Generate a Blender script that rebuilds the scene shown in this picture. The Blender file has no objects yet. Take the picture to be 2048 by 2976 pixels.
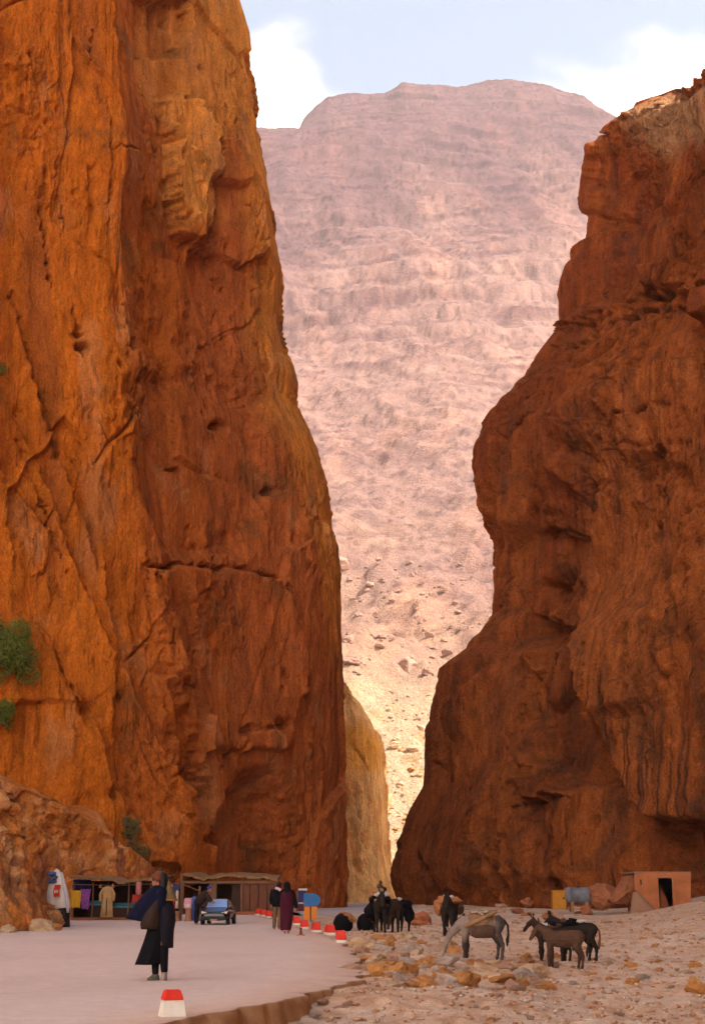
import bpy, bmesh, math, random
import numpy as np
from mathutils import Vector, Matrix, noise as mnoise

S = bpy.context.scene
COL = S.collection

# ------------------------------------------------------------------ camera
CAM_H = 1.4
PITCH = math.radians(15.0)
F = 2976 * 50.0 / 36.0            # focal length in photograph pixels
cam = bpy.data.objects.new("camera", bpy.data.cameras.new("camera"))
COL.objects.link(cam)
cam.location = (0, 0, CAM_H)
cam.rotation_euler = (math.pi / 2 + PITCH, 0, 0)
cam.data.sensor_fit = 'VERTICAL'
cam.data.sensor_height = 36
cam.data.lens = 50
cam.data.clip_start = 0.1
cam.data.clip_end = 20000
S.camera = cam

# ------------------------------------------------------------------ sky, sun, exposure
SUN_AZ, SUN_EL = 109.0, 50.0      # degrees, azimuth clockwise from +Y
SUN_STRENGTH = 2.0
SKY_STRENGTH = 0.052
EXPOSURE = 2.75
HAZE = 0.00022
az, el = math.radians(SUN_AZ), math.radians(SUN_EL)
SUN_DIR = Vector((math.sin(az) * math.cos(el), math.cos(az) * math.cos(el), math.sin(el)))

W = bpy.data.worlds.new("World")
S.world = W
W.use_nodes = True
wt = W.node_tree
wn, wl = wt.nodes, wt.links
bg = wn['Background']
sky = wn.new('ShaderNodeTexSky')
sky.sky_type = 'NISHITA'
sky.sun_disc = False
sky.sun_elevation = el
sky.sun_rotation = az
sky.altitude = 1400
sky.air_density = 1.0
sky.dust_density = 1.2
sky.ozone_density = 1.0
bg.inputs['Strength'].default_value = SKY_STRENGTH
tc = wn.new('ShaderNodeTexCoord')
sep = wn.new('ShaderNodeSeparateXYZ')
wl.new(tc.outputs['Generated'], sep.inputs[0])
def wmath(op, a, b=None, c=None):
    n = wn.new('ShaderNodeMath'); n.operation = op
    for i, v in enumerate((a, b, c)):
        if v is None: continue
        if isinstance(v, (int, float)): n.inputs[i].default_value = v
        else: wl.new(v, n.inputs[i])
    return n.outputs[0]
den = wmath('ADD', wmath('MAXIMUM', sep.outputs['Z'], 0.0), 0.22)
cmb = wn.new('ShaderNodeCombineXYZ')
wl.new(wmath('DIVIDE', sep.outputs['X'], den), cmb.inputs[0])
wl.new(wmath('DIVIDE', sep.outputs['Y'], den), cmb.inputs[1])
CLOUD_SHIFT = (14.38, 17.58, 0)
mp = wn.new('ShaderNodeMapping'); mp.inputs['Location'].default_value = CLOUD_SHIFT
wl.new(cmb.outputs[0], mp.inputs[0])
cn = wn.new('ShaderNodeTexNoise'); cn.inputs['Scale'].default_value = 3.4
cn.inputs['Detail'].default_value = 9; cn.inputs['Roughness'].default_value = 0.5
cn.inputs['Distortion'].default_value = 0.25
wl.new(mp.outputs[0], cn.inputs['Vector'])
# a touch more cloud low down, as over any mountain horizon
low = wn.new('ShaderNodeMapRange'); low.inputs[1].default_value = 0.57; low.inputs[2].default_value = 0.44
low.inputs[3].default_value = -0.13; low.inputs[4].default_value = 0.30
wl.new(sep.outputs['Z'], low.inputs[0])
cr = wn.new('ShaderNodeMapRange'); cr.interpolation_type = 'SMOOTHSTEP'
cr.inputs[1].default_value = 0.47; cr.inputs[2].default_value = 0.76
wl.new(wmath('ADD', cn.outputs[0], low.outputs[0]), cr.inputs[0])
veil = wn.new('ShaderNodeMixRGB'); veil.inputs[0].default_value = 0.42       # thin high haze
veil.inputs[2].default_value = (1.95, 2.1, 2.05, 1)
wl.new(sky.outputs[0], veil.inputs[1])
cm = wn.new('ShaderNodeMixRGB'); cm.inputs[2].default_value = (13.4, 11.6, 9.6, 1)
wl.new(cr.outputs[0], cm.inputs[0]); wl.new(veil.outputs[0], cm.inputs[1])
wl.new(cm.outputs[0], bg.inputs[0])

sun = bpy.data.objects.new("sun", bpy.data.lights.new("sun", 'SUN'))
COL.objects.link(sun)
sun.data.energy = SUN_STRENGTH
sun.data.angle = math.radians(0.53)
sun.data.color = (1.0, 0.93, 0.82)
sun.rotation_euler = SUN_DIR.to_track_quat('Z', 'Y').to_euler()
sun.location = (60, -40, 200)

vs = S.view_settings
vs.view_transform = 'Standard'; vs.look = 'None'; vs.exposure = EXPOSURE; vs.gamma = 1
vs.use_curve_mapping = False
S.render.engine = 'CYCLES'
S.cycles.use_denoising = True
S.cycles.max_bounces = 8
S.cycles.diffuse_bounces = 5
S.cycles.glossy_bounces = 3
S.cycles.transmission_bounces = 4
S.cycles.volume_bounces = 0
S.cycles.sample_clamp_indirect = 8
S.cycles.use_adaptive_sampling = True
S.cycles.adaptive_threshold = 0.02

# ------------------------------------------------------------------ helpers: photograph pixel -> place
CP, SP = math.cos(PITCH), math.sin(PITCH)
def ray(px, py):
    u, v = (px - 1024) / F, (1488 - py) / F
    return u, CP - v * SP, SP + v * CP
def at(px, py, Y):
    u, y, z = ray(px, py)
    return Vector((u / y * Y, Y, CAM_H + z / y * Y))
def road_z(y):
    return float(np.interp(y, [-50, 50, 80, 110, 160], [0, 0, 0.30, 0.45, 0.6]))
def on_road(px, py):
    u, y, z = ray(px, py)
    t = CAM_H / -z
    for _ in range(30):
        t = (CAM_H - road_z(t * y)) / -z
    return Vector((u * t, y * t, road_z(t * y)))
def project(x, y, z):
    zz = z - CAM_H
    d = y * CP + zz * SP
    d = np.maximum(d, 0.5)
    return 1024 + F * x / d, 1488 - F * (zz * CP - y * SP) / d

# ------------------------------------------------------------------ numpy noise
_r = np.random.RandomState(7)
_perm = np.concatenate([_r.permutation(256)] * 2).astype(np.int32)
_ga = _r.rand(256) * 2 * np.pi
_gx, _gy = np.cos(_ga).astype(np.float32), np.sin(_ga).astype(np.float32)
_rnd = _r.rand(256).astype(np.float32)
def perlin(x, y, seed=0):
    x = np.asarray(x, np.float32) + seed * 17.13; y = np.asarray(y, np.float32) + seed * 5.71
    xi, yi = np.floor(x).astype(np.int32), np.floor(y).astype(np.int32)
    xf, yf = x - xi, y - yi
    u = xf * xf * xf * (xf * (xf * 6 - 15) + 10); v = yf * yf * yf * (yf * (yf * 6 - 15) + 10)
    a, b = xi & 255, (xi + 1) & 255
    c, d = yi & 255, (yi + 1) & 255
    h00, h10, h01, h11 = _perm[_perm[a] + c], _perm[_perm[b] + c], _perm[_perm[a] + d], _perm[_perm[b] + d]
    n00 = _gx[h00] * xf + _gy[h00] * yf
    n10 = _gx[h10] * (xf - 1) + _gy[h10] * yf
    n01 = _gx[h01] * xf + _gy[h01] * (yf - 1)
    n11 = _gx[h11] * (xf - 1) + _gy[h11] * (yf - 1)
    return (n00 * (1 - u) + n10 * u) * (1 - v) + (n01 * (1 - u) + n11 * u) * v
def fbm(x, y, octaves=4, seed=0, gain=0.5, lac=2.03):
    out = 0; amp = 1.0
    for i in range(octaves):
        out = out + amp * perlin(x, y, seed + i * 3); x = x * lac; y = y * lac; amp *= gain
    return out * 1.6
def ridged(x, y, octaves=3, seed=0, gain=0.5):
    out = 0; amp = 1.0
    for i in range(octaves):
        out = out + amp * (1 - 2.2 * np.abs(perlin(x, y, seed + i * 5))); x = x * 2.07; y = y * 2.07; amp *= gain
    return out
def cells(x, y, seed=0, jitter=0.9, tilt=False):
    """F1, F2 distances and a random number per cell"""
    x = np.asarray(x, np.float32) + seed * 11.3; y = np.asarray(y, np.float32) + seed * 7.9
    xi, yi = np.floor(x).astype(np.int32), np.floor(y).astype(np.int32)
    f1 = np.full(x.shape, 9.0, np.float32); f2 = f1.copy(); idv = np.zeros(x.shape, np.float32); tl = idv.copy()
    for dx in (-1, 0, 1):
        for dy in (-1, 0, 1):
            cx, cy = xi + dx, yi + dy
            h = _perm[_perm[cx & 255] + (cy & 255)]
            h2 = _perm[h + 37]
            px = cx + 0.5 + jitter * (_rnd[h] - 0.5); py = cy + 0.5 + jitter * (_rnd[h2] - 0.5)
            d = np.hypot(px - x, py - y)
            closer = d < f1
            f2 = np.where(closer, f1, np.minimum(f2, d))
            idv = np.where(closer, _rnd[(h * 7 + h2) & 255], idv)
            if tilt:
                tl = np.where(closer, (x - px) * (_rnd[(h * 3 + 11) & 255] - 0.5) + (y - py) * (_rnd[(h2 * 5 + 3) & 255] - 0.5), tl)
            f1 = np.where(closer, d, f1)
    return (f1, f2, idv, tl) if tilt else (f1, f2, idv)
def sstep(a, b, x):
    t = np.clip((x - a) / (b - a), 0, 1)
    return t * t * (3 - 2 * t)
def poly_sd(px, py, poly):
    """signed distance to a polygon, negative inside"""
    P = np.array(poly, np.float32)
    d = np.full(px.shape, 1e9, np.float32); inside = np.zeros(px.shape, bool)
    n = len(P)
    for i in range(n):
        a, b = P[i], P[(i + 1) % n]
        ex, ey = b - a
        wx, wy = px - a[0], py - a[1]
        t = np.clip((wx * ex + wy * ey) / (ex * ex + ey * ey + 1e-9), 0, 1)
        d = np.minimum(d, (wx - ex * t) ** 2 + (wy - ey * t) ** 2)
        cond = ((a[1] > py) != (b[1] > py)) & (px < ex * (py - a[1]) / (ey if abs(ey) > 1e-6 else 1e-6) + a[0])
        inside ^= cond
    d = np.sqrt(d)
    return np.where(inside, -d, d)
def line_d(px, py, pts):
    d = np.full(px.shape, 1e9, np.float32)
    for a, b in zip(pts[:-1], pts[1:]):
        ex, ey = b[0] - a[0], b[1] - a[1]
        t = np.clip(((px - a[0]) * ex + (py - a[1]) * ey) / (ex * ex + ey * ey), 0, 1)
        d = np.minimum(d, np.hypot(px - a[0] - ex * t, py - a[1] - ey * t))
    return d

# ------------------------------------------------------------------ helpers: materials
def mat(name, color, rough=0.85, vary=0.25, scale=6.0, bump=0.0, bscale=30.0, metallic=0.0, spec=0.3, second=None, stretch=None, attr=None, random_obj=0.0):
    m = bpy.data.materials.new(name); m.use_nodes = True
    nt = m.node_tree; N, L = nt.nodes, nt.links
    b = N['Principled BSDF']
    b.inputs['Roughness'].default_value = rough
    b.inputs['Metallic'].default_value = metallic
    b.inputs['Specular IOR Level'].default_value = spec
    co = N.new('ShaderNodeTexCoord')
    mpn = N.new('ShaderNodeMapping')
    if stretch: mpn.inputs['Scale'].default_value = stretch
    L.new(co.outputs['Object'], mpn.inputs[0])
    nz = N.new('ShaderNodeTexNoise'); nz.inputs['Scale'].default_value = scale; nz.inputs['Detail'].default_value = 6
    nz.inputs['Roughness'].default_value = 0.6
    L.new(mpn.outputs[0], nz.inputs['Vector'])
    mix = N.new('ShaderNodeMixRGB')
    rp = N.new('ShaderNodeMapRange'); rp.inputs[1].default_value = 0.3; rp.inputs[2].default_value = 0.7
    L.new(nz.outputs[0], rp.inputs[0]); L.new(rp.outputs[0], mix.inputs[0])
    c = np.array(color[:3])
    if second is None: second = tuple(np.clip(c * (1 - vary), 0, 1))
    if attr:
        at_ = N.new('ShaderNodeAttribute'); at_.attribute_name = attr
        mul = N.new('ShaderNodeMixRGB'); mul.blend_type = 'MULTIPLY'; mul.inputs[0].default_value = 1
        mix.inputs[1].default_value = (1 - vary, 1 - vary, 1 - vary, 1); mix.inputs[2].default_value = (1 + vary, 1 + vary, 1 + vary, 1)
        L.new(at_.outputs['Color'], mul.inputs[1]); L.new(mix.outputs[0], mul.inputs[2])
        out = mul.outputs[0]
    else:
        mix.inputs[1].default_value = (*second, 1); mix.inputs[2].default_value = (*c, 1)
        out = mix.outputs[0]
    if random_obj:
        oi = N.new('ShaderNodeObjectInfo')
        hs = N.new('ShaderNodeHueSaturation')
        r2 = N.new('ShaderNodeMapRange'); r2.inputs[3].default_value = 1 - random_obj; r2.inputs[4].default_value = 1 + random_obj
        L.new(oi.outputs['Random'], r2.inputs[0]); L.new(r2.outputs[0], hs.inputs['Value'])
        L.new(out, hs.inputs['Color']); out = hs.outputs[0]
    L.new(out, b.inputs['Base Color'])
    if bump:
        n2 = N.new('ShaderNodeTexNoise'); n2.inputs['Scale'].default_value = bscale; n2.inputs['Detail'].default_value = 8
        n2.inputs['Roughness'].default_value = 0.65
        L.new(mpn.outputs[0], n2.inputs['Vector'])
        bp = N.new('ShaderNodeBump'); bp.inputs['Strength'].default_value = 1.0; bp.inputs['Distance'].default_value = bump
        L.new(n2.outputs[0], bp.inputs['Height']); L.new(bp.outputs[0], b.inputs['Normal'])
    return m

def rock_mat(name, fine=1.0, vary=0.30, bump=0.12, streak=0.30, speck=0.2, crack=0.35, vert=1.0, lines=0.0, pits=0.0):
    """rock whose large colour zones come from a vertex colour, with streaks, pocks and cracks on top"""
    m = bpy.data.materials.new(name); m.use_nodes = True
    nt = m.node_tree; N, L = nt.nodes, nt.links
    b = N['Principled BSDF']; b.inputs['Roughness'].default_value = 0.93; b.inputs['Specular IOR Level'].default_value = 0.03
    co = N.new('ShaderNodeTexCoord')
    def noise(scale, st, detail=7, rough=0.62, dist=0.0):
        mpn = N.new('ShaderNodeMapping'); mpn.inputs['Scale'].default_value = st
        L.new(co.outputs['Object'], mpn.inputs[0])
        nz = N.new('ShaderNodeTexNoise'); nz.inputs['Scale'].default_value = scale; nz.inputs['Detail'].default_value = detail
        nz.inputs['Roughness'].default_value = rough; nz.inputs['Distortion'].default_value = dist
        L.new(mpn.outputs[0], nz.inputs['Vector'])
        return nz.outputs[0]
    def rng(v, a, b_, c, d):
        r = N.new('ShaderNodeMapRange'); r.inputs[1].default_value = a; r.inputs[2].default_value = b_
        r.inputs[3].default_value = c; r.inputs[4].default_value = d
        L.new(v, r.inputs[0]); return r.outputs[0]
    def mth(op, a, c):
        n = N.new('ShaderNodeMath'); n.operation = op
        for i, v in enumerate((a, c)):
            if isinstance(v, (int, float)): n.inputs[i].default_value = v
            else: L.new(v, n.inputs[i])
        return n.outputs[0]
    big = rng(noise(1.1 * fine, (1, 1, 0.5)), 0.3, 0.7, 1 - vary, 1 + vary)
    stk = rng(noise(1.6 * fine, (1, 1, 0.07), 6, 0.6, 0.3), 0.35, 0.65, 1 - streak, 1 + streak * 0.7)
    fin = rng(noise(9 * fine, (1, 1, 0.7)), 0.3, 0.7, 1 - speck, 1 + speck)
    val = mth('MULTIPLY', mth('MULTIPLY', big, stk), fin)
    if lines:
        ln_ = rng(noise(3.2 * fine, (1, 1, 0.035), 5, 0.55, 0.15), 0.57, 0.66, 1.0, 1 - lines)
        gate = rng(noise(0.35 * fine, (1, 1, 0.5), 3), 0.42, 0.58, 0.0, 1.0)
        val = mth('MULTIPLY', val, mth('ADD', mth('MULTIPLY', mth('SUBTRACT', ln_, 1.0), gate), 1.0))
    if pits:
        pt_ = rng(noise(3.0 * fine, (1, 1, 0.75), 6, 0.72), 0.58, 0.70, 1.0, 1 - pits)
        val = mth('MULTIPLY', val, pt_)
    at_ = N.new('ShaderNodeAttribute'); at_.attribute_name = 'Col'
    vm = N.new('ShaderNodeVectorMath'); vm.operation = 'SCALE'
    L.new(at_.outputs['Color'], vm.inputs[0]); L.new(val, vm.inputs['Scale'])
    L.new(vm.outputs[0], b.inputs['Base Color'])
    h1 = noise(2.2 * fine, (1, 1, 1 - 0.75 * vert), 9, 0.66)
    h2 = noise(6 * fine, (1, 1, 1 - 0.9 * vert), 8, 0.66)
    v = N.new('ShaderNodeTexVoronoi'); v.feature = 'DISTANCE_TO_EDGE'; v.inputs['Scale'].default_value = 0.8 * fine
    mpv = N.new('ShaderNodeMapping'); mpv.inputs['Scale'].default_value = (1, 1, 0.35)
    wob = N.new('ShaderNodeTexNoise'); wob.inputs['Scale'].default_value = 1.5 * fine; wob.inputs['Detail'].default_value = 4
    L.new(co.outputs['Object'], wob.inputs['Vector'])
    add = N.new('ShaderNodeVectorMath'); add.operation = 'MULTIPLY_ADD'; add.inputs[1].default_value = (1.2, 1.2, 1.2)
    L.new(wob.outputs['Color'], add.inputs[0]); L.new(co.outputs['Object'], add.inputs[2])
    L.new(add.outputs[0], mpv.inputs[0]); L.new(mpv.outputs[0], v.inputs['Vector'])
    crk = rng(v.outputs['Distance'], 0.0, 0.05, -crack, 0.0)
    H = mth('ADD', mth('ADD', h1, mth('MULTIPLY', h2, 0.5)), crk)
    bp = N.new('ShaderNodeBump'); bp.inputs['Strength'].default_value = 1.0; bp.inputs['Distance'].default_value = bump / fine * 2
    L.new(H, bp.inputs['Height']); L.new(bp.outputs[0], b.inputs['Normal'])
    return m

# ------------------------------------------------------------------ helpers: objects
def tag(o, label=None, cat=None, group=None, kind=None):
    if label: o['label'] = label
    if cat: o['category'] = cat
    if group: o['group'] = group
    if kind: o['kind'] = kind
    return o
def link(name, me, m=None, parent=None, smooth=False):
    o = bpy.data.objects.new(name, me); COL.objects.link(o)
    if m is not None:
        me.materials.clear(); me.materials.append(m)
    if parent is not None: o.parent = parent
    if smooth and len(me.polygons): me.polygons.foreach_set('use_smooth', [True] * len(me.polygons))
    return o
def empty(name, loc=(0, 0, 0), rz=0.0, sc=1.0):
    o = bpy.data.objects.new(name, None); COL.objects.link(o)
    o.location = loc; o.rotation_euler = (0, 0, rz); o.scale = (sc, sc, sc); o.empty_display_size = 0.2
    return o
def grid_mesh(name, X, Y, Z, color=None, smooth=True, flip=False):
    """a sheet from 2-D arrays"""
    nu, nv = X.shape
    co = np.stack([X, Y, Z], -1).reshape(-1, 3).astype(np.float32)
    i = np.arange(nu * nv).reshape(nu, nv)
    q = np.stack([i[:-1, :-1], i[1:, :-1], i[1:, 1:], i[:-1, 1:]], -1).reshape(-1, 4)
    if flip: q = q[:, ::-1]
    me = bpy.data.meshes.new(name)
    me.vertices.add(len(co)); me.vertices.foreach_set('co', co.ravel())
    me.loops.add(q.size); me.loops.foreach_set('vertex_index', q.ravel().astype(np.int32))
    me.polygons.add(len(q)); me.polygons.foreach_set('loop_start', np.arange(0, q.size, 4, dtype=np.int32))
    me.polygons.foreach_set('use_smooth', np.full(len(q), smooth))
    me.update(calc_edges=True)
    if color is not None:
        ca = me.color_attributes.new('Col', 'FLOAT_COLOR', 'POINT')
        c4 = np.ones((len(co), 4), np.float32); c4[:, :3] = color.reshape(-1, 3)
        ca.data.foreach_set('color', c4.ravel())
    return me
def bm_mesh(name, bm):
    me = bpy.data.meshes.new(name); bm.normal_update(); bm.to_mesh(me); bm.free(); return me
def add_box(bm, lo, hi, M=None):
    v = [bm.verts.new((x, y, z)) for x in (lo[0], hi[0]) for y in (lo[1], hi[1]) for z in (lo[2], hi[2])]
    for f in ((0, 1, 3, 2), (4, 6, 7, 5), (0, 4, 5, 1), (2, 3, 7, 6), (0, 2, 6, 4), (1, 5, 7, 3)):
        bm.faces.new([v[i] for i in f])
    if M is not None:
        for x in v: x.co = M @ x.co
    return v
def box_mesh(name, lo, hi, bevel=0.0, wob=0.0, seed=0):
    bm = bmesh.new(); add_box(bm, lo, hi)
    if bevel: bmesh.ops.bevel(bm, geom=list(bm.edges), offset=bevel, segments=2, affect='EDGES')
    if wob:
        r = random.Random(seed)
        for v in bm.verts: v.co += Vector([r.uniform(-wob, wob) for _ in range(3)])
    bmesh.ops.recalc_face_normals(bm, faces=bm.faces)
    return bm_mesh(name, bm)
def add_tube(bm, pts, rad, n=10, sy=1.0):
    """closed tapered tube along points, rounded ends"""
    pts = [Vector(p) for p in pts]; rad = list(rad)
    a = pts[0] + (pts[0] - pts[1]).normalized() * rad[0] * 0.7; b = pts[-1] + (pts[-1] - pts[-2]).normalized() * rad[-1] * 0.7
    P = [a] + pts + [b]; R = [rad[0] * 0.45] + rad + [rad[-1] * 0.45]
    rings = []; ref = None
    for i, p in enumerate(P):
        t = (P[min(i + 1, len(P) - 1)] - P[max(i - 1, 0)]).normalized()
        if ref is None:
            ref = Vector((0, 1, 0)) if abs(t.y) < 0.9 else Vector((1, 0, 0))
        u = (ref - t * ref.dot(t)).normalized(); w = t.cross(u); ref = u
        rings.append([bm.verts.new(p + (u * math.cos(k * 2 * math.pi / n) * sy + w * math.sin(k * 2 * math.pi / n)) * R[i]) for k in range(n)])
    for r0, r1 in zip(rings[:-1], rings[1:]):
        for k in range(n):
            bm.faces.new([r0[k], r0[(k + 1) % n], r1[(k + 1) % n], r1[k]])
    bm.faces.new(rings[0][::-1]); bm.faces.new(rings[-1])
def tube_mesh(name, tubes, n=10):
    bm = bmesh.new()
    for t in tubes: add_tube(bm, t[0], t[1], n)
    bmesh.ops.recalc_face_normals(bm, faces=bm.faces)
    return bm_mesh(name, bm)
def body_mesh(name, tubes, voxel=0.03, smooth=3, n=12):
    """overlapping tapered limbs fused to ONE continuous skin"""
    me = tube_mesh(name + '_raw', tubes, n)
    o = bpy.data.objects.new(name + '_raw', me); COL.objects.link(o)
    r = o.modifiers.new('r', 'REMESH'); r.mode = 'VOXEL'; r.voxel_size = voxel
    s = o.modifiers.new('s', 'SMOOTH'); s.factor = 0.5; s.iterations = smooth
    dg = bpy.context.evaluated_depsgraph_get()
    out = bpy.data.meshes.new_from_object(o.evaluated_get(dg)); out.name = name
    bpy.data.objects.remove(o); bpy.data.meshes.remove(me)
    return out
def loft_mesh(name, rings, n=20, cap=True, fold=0.0, folds=7, seed=0, power=2.0):
    """rings: (cx, cy, cz, rx, ry); closed loft with optional vertical folds"""
    bm = bmesh.new(); r = random.Random(seed); ph = r.uniform(0, 6)
    R = []
    for j, (cx, cy, cz, rx, ry) in enumerate(rings):
        ring = []
        fa = fold * (j / max(1, len(rings) - 1))
        for k in range(n):
            a = 2 * math.pi * k / n
            f = 1 + fa * math.sin(folds * a + ph + 0.35 * j) + fa * 0.5 * math.sin((folds * 2 + 1) * a + ph * 2)
            ca, sa = math.cos(a), math.sin(a)
            ca = math.copysign(abs(ca) ** (2 / power), ca); sa = math.copysign(abs(sa) ** (2 / power), sa)
            ring.append(bm.verts.new((cx + rx * ca * f, cy + ry * sa * f, cz)))
        R.append(ring)
    for a, b in zip(R[:-1], R[1:]):
        for k in range(n): bm.faces.new([a[k], a[(k + 1) % n], b[(k + 1) % n], b[k]])
    if cap: bm.faces.new(R[0][::-1]); bm.faces.new(R[-1])
    bmesh.ops.recalc_face_normals(bm, faces=bm.faces)
    return bm_mesh(name, bm)
def cloth_mesh(name, w, h, depth=0.04, folds=4, nx=16, nz=14, thick=0.012, seed=0, ragged=0.02, taper=0.0):
    """hanging cloth: hangs from z=0 down to -h, centred in x, with folds and thickness"""
    r = random.Random(seed); ph = r.uniform(0, 6)
    bm = bmesh.new(); F_, B_ = [], []
    for j in range(nz + 1):
        fr, br = [], []
        for i in range(nx + 1):
            u, v = i / nx - 0.5, j / nz
            x = u * (w * (1 + taper * v)) + 0.015 * math.sin(6 * v + ph)
            z = -h * v + ragged * math.sin(folds * 4 * u + ph) * v
            y = depth * (0.4 + 0.6 * v) * math.sin(folds * 2 * math.pi * u + ph + 1.2 * v)
            fr.append(bm.verts.new((x, y - thick / 2, z))); br.append(bm.verts.new((x, y + thick / 2, z)))
        F_.append(fr); B_.append(br)
    for j in range(nz):
        for i in range(nx):
            bm.faces.new([F_[j][i], F_[j + 1][i], F_[j + 1][i + 1], F_[j][i + 1]])
            bm.faces.new([B_[j][i], B_[j][i + 1], B_[j + 1][i + 1], B_[j + 1][i]])
    rim = [(0, i) for i in range(nx)] + [(j, nx) for j in range(nz)] + [(nz, i) for i in range(nx, 0, -1)] + [(j, 0) for j in range(nz, 0, -1)]
    for k in range(len(rim)):
        a, b = rim[k], rim[(k + 1) % len(rim)]
        bm.faces.new([F_[a[0]][a[1]], F_[b[0]][b[1]], B_[b[0]][b[1]], B_[a[0]][a[1]]])
    bmesh.ops.recalc_face_normals(bm, faces=bm.faces)
    return bm_mesh(name, bm)
def rock_mesh(name, seed, sub=2, flat=0.7, rough=0.22, cuts=7):
    """angular stone: noisy icosphere shaved by random planes"""
    r = random.Random(seed); bm = bmesh.new()
    bmesh.ops.create_icosphere(bm, subdivisions=sub, radius=1.0)
    off = Vector([r.uniform(-50, 50) for _ in range(3)])
    planes = []
    for _ in range(cuts):
        d = Vector([r.gauss(0, 1) for _ in range(3)]).normalized(); planes.append((d, r.uniform(0.45, 0.8)))
    for v in bm.verts:
        p = v.co.normalized()
        for d, k in planes:
            t = p.dot(d)
            if t > k: p = p - d * (t - k) * 0.92
        p *= 1 + rough * mnoise.fractal(p * 1.3 + off, 0.9, 2.0, 4)
        v.co = Vector((p.x, p.y, p.z * flat))
    bmesh.ops.recalc_face_normals(bm, faces=bm.faces)
    return bm_mesh(name, bm)

# =================================================================== THE SETTING
D = 2048 / 1596.0                 # sketch units used for the rock features below -> photograph pixels
def sc(pts): return [(p[0] * D, p[1] * D) for p in pts]

def resample(pts, weights, n):
    P = np.array(pts, float); m = len(P)
    w = np.array(weights, float); cum = np.concatenate([[0], np.cumsum(w)]); cum /= cum[-1]
    t = np.interp(np.linspace(0, 1, n), cum, np.arange(m))
    i = np.clip(np.floor(t).astype(int), 0, m - 2); f = (t - i)[:, None]
    p0, p1, p2, p3 = P[np.clip(i - 1, 0, m - 1)], P[i], P[i + 1], P[np.clip(i + 2, 0, m - 1)]
    m1, m2 = (p2 - p0) * 0.5, (p3 - p1) * 0.5
    f2, f3 = f * f, f * f * f
    return (2 * f3 - 3 * f2 + 1) * p1 + (f3 - 2 * f2 + f) * m1 + (-2 * f3 + 3 * f2) * p2 + (f3 - f2) * m2, t

def rock_relief(s, z, seed, A):
    """layered relief of a jointed wall, metres outward"""
    k = A.get('warp', 1.0); ax = A.get('aspect', 2.2); q_ = A.get('scale', 1.0); s = s * q_; z = z * q_
    ws = s + k * 0.7 * fbm(s / 7, z / 9, 3, seed + 1); wz = z + k * 1.2 * fbm(s / 9, z / 8, 3, seed + 2)
    mask = sstep(-0.05, 0.40, fbm(s / 9, z / 12, 4, seed + 7))               # broken ground versus smooth faces
    d = A['big'] * fbm(s / 16, z / 34, 3, seed + 3)
    d = d + A['rib'] * (ridged(ws / 6.5, wz / 42, 2, seed + 4) - 0.6)
    f1, f2, idv, tl = cells(ws / 6.2, wz / (6.2 * ax), seed + 5, tilt=True)
    so = A.get('soft', 0.04)
    d = d + A['block'] * ((idv - 0.5) * 1.6 + tl * 2.8 + (so > .1) * .6) * sstep(0.0, so, f2 - f1) - A['block'] * 0.6 * (1 - sstep(0, 0.02, f2 - f1)) * mask
    f1, f2, idv, tl = cells(ws / 2.1 + 3, wz / (2.1 * ax), seed + 6, tilt=True)
    d = d + A['block2'] * ((idv - 0.5) * 1.5 + tl * 2.8 + (so > .1) * .5) * sstep(0.0, max(.06, so), f2 - f1) * (0.25 + 0.75 * mask)
    d = d - A['block2'] * 0.7 * (1 - sstep(0, 0.04, f2 - f1)) * mask
    f1, f2, idv, tl = cells(ws / 0.7 + 7, wz / (0.7 * (0.5 + 0.5 * ax)), seed + 13, tilt=True)
    d = d + A['block2'] * 0.42 * ((idv - 0.5) * 1.6 + tl * 2.8) * mask
    d = d + A['rough'] * fbm(s / 1.2, z / 1.6, 5, seed + 8, 0.62) * (0.45 + 0.55 * mask)
    d = d + A['fine'] * ridged(s / 0.5, z / 5.0, 3, seed + 9) * sstep(0.1, 0.5, fbm(s / 6, z / 15, 2, seed + 14))
    f1, _, idv = cells(s / 2.2, z / 2.9, seed + 10, 1.0)                     # pocks and small caves
    hole = (idv > 0.80) * np.exp(-(f1 / (0.05 + 0.11 * (idv - 0.8) * 5)) ** 2)
    d = d - A['hole'] * hole * sstep(-0.25, 0.2, fbm(s / 9, z / 12, 2, seed + 11))
    f1, _, idv = cells(s / 0.8 + 9, z / 1.1, seed + 12, 1.0)
    d = d - A['hole'] * 0.35 * (idv > 0.75) * np.exp(-(f1 / 0.18) ** 2) * mask
    return d

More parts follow.
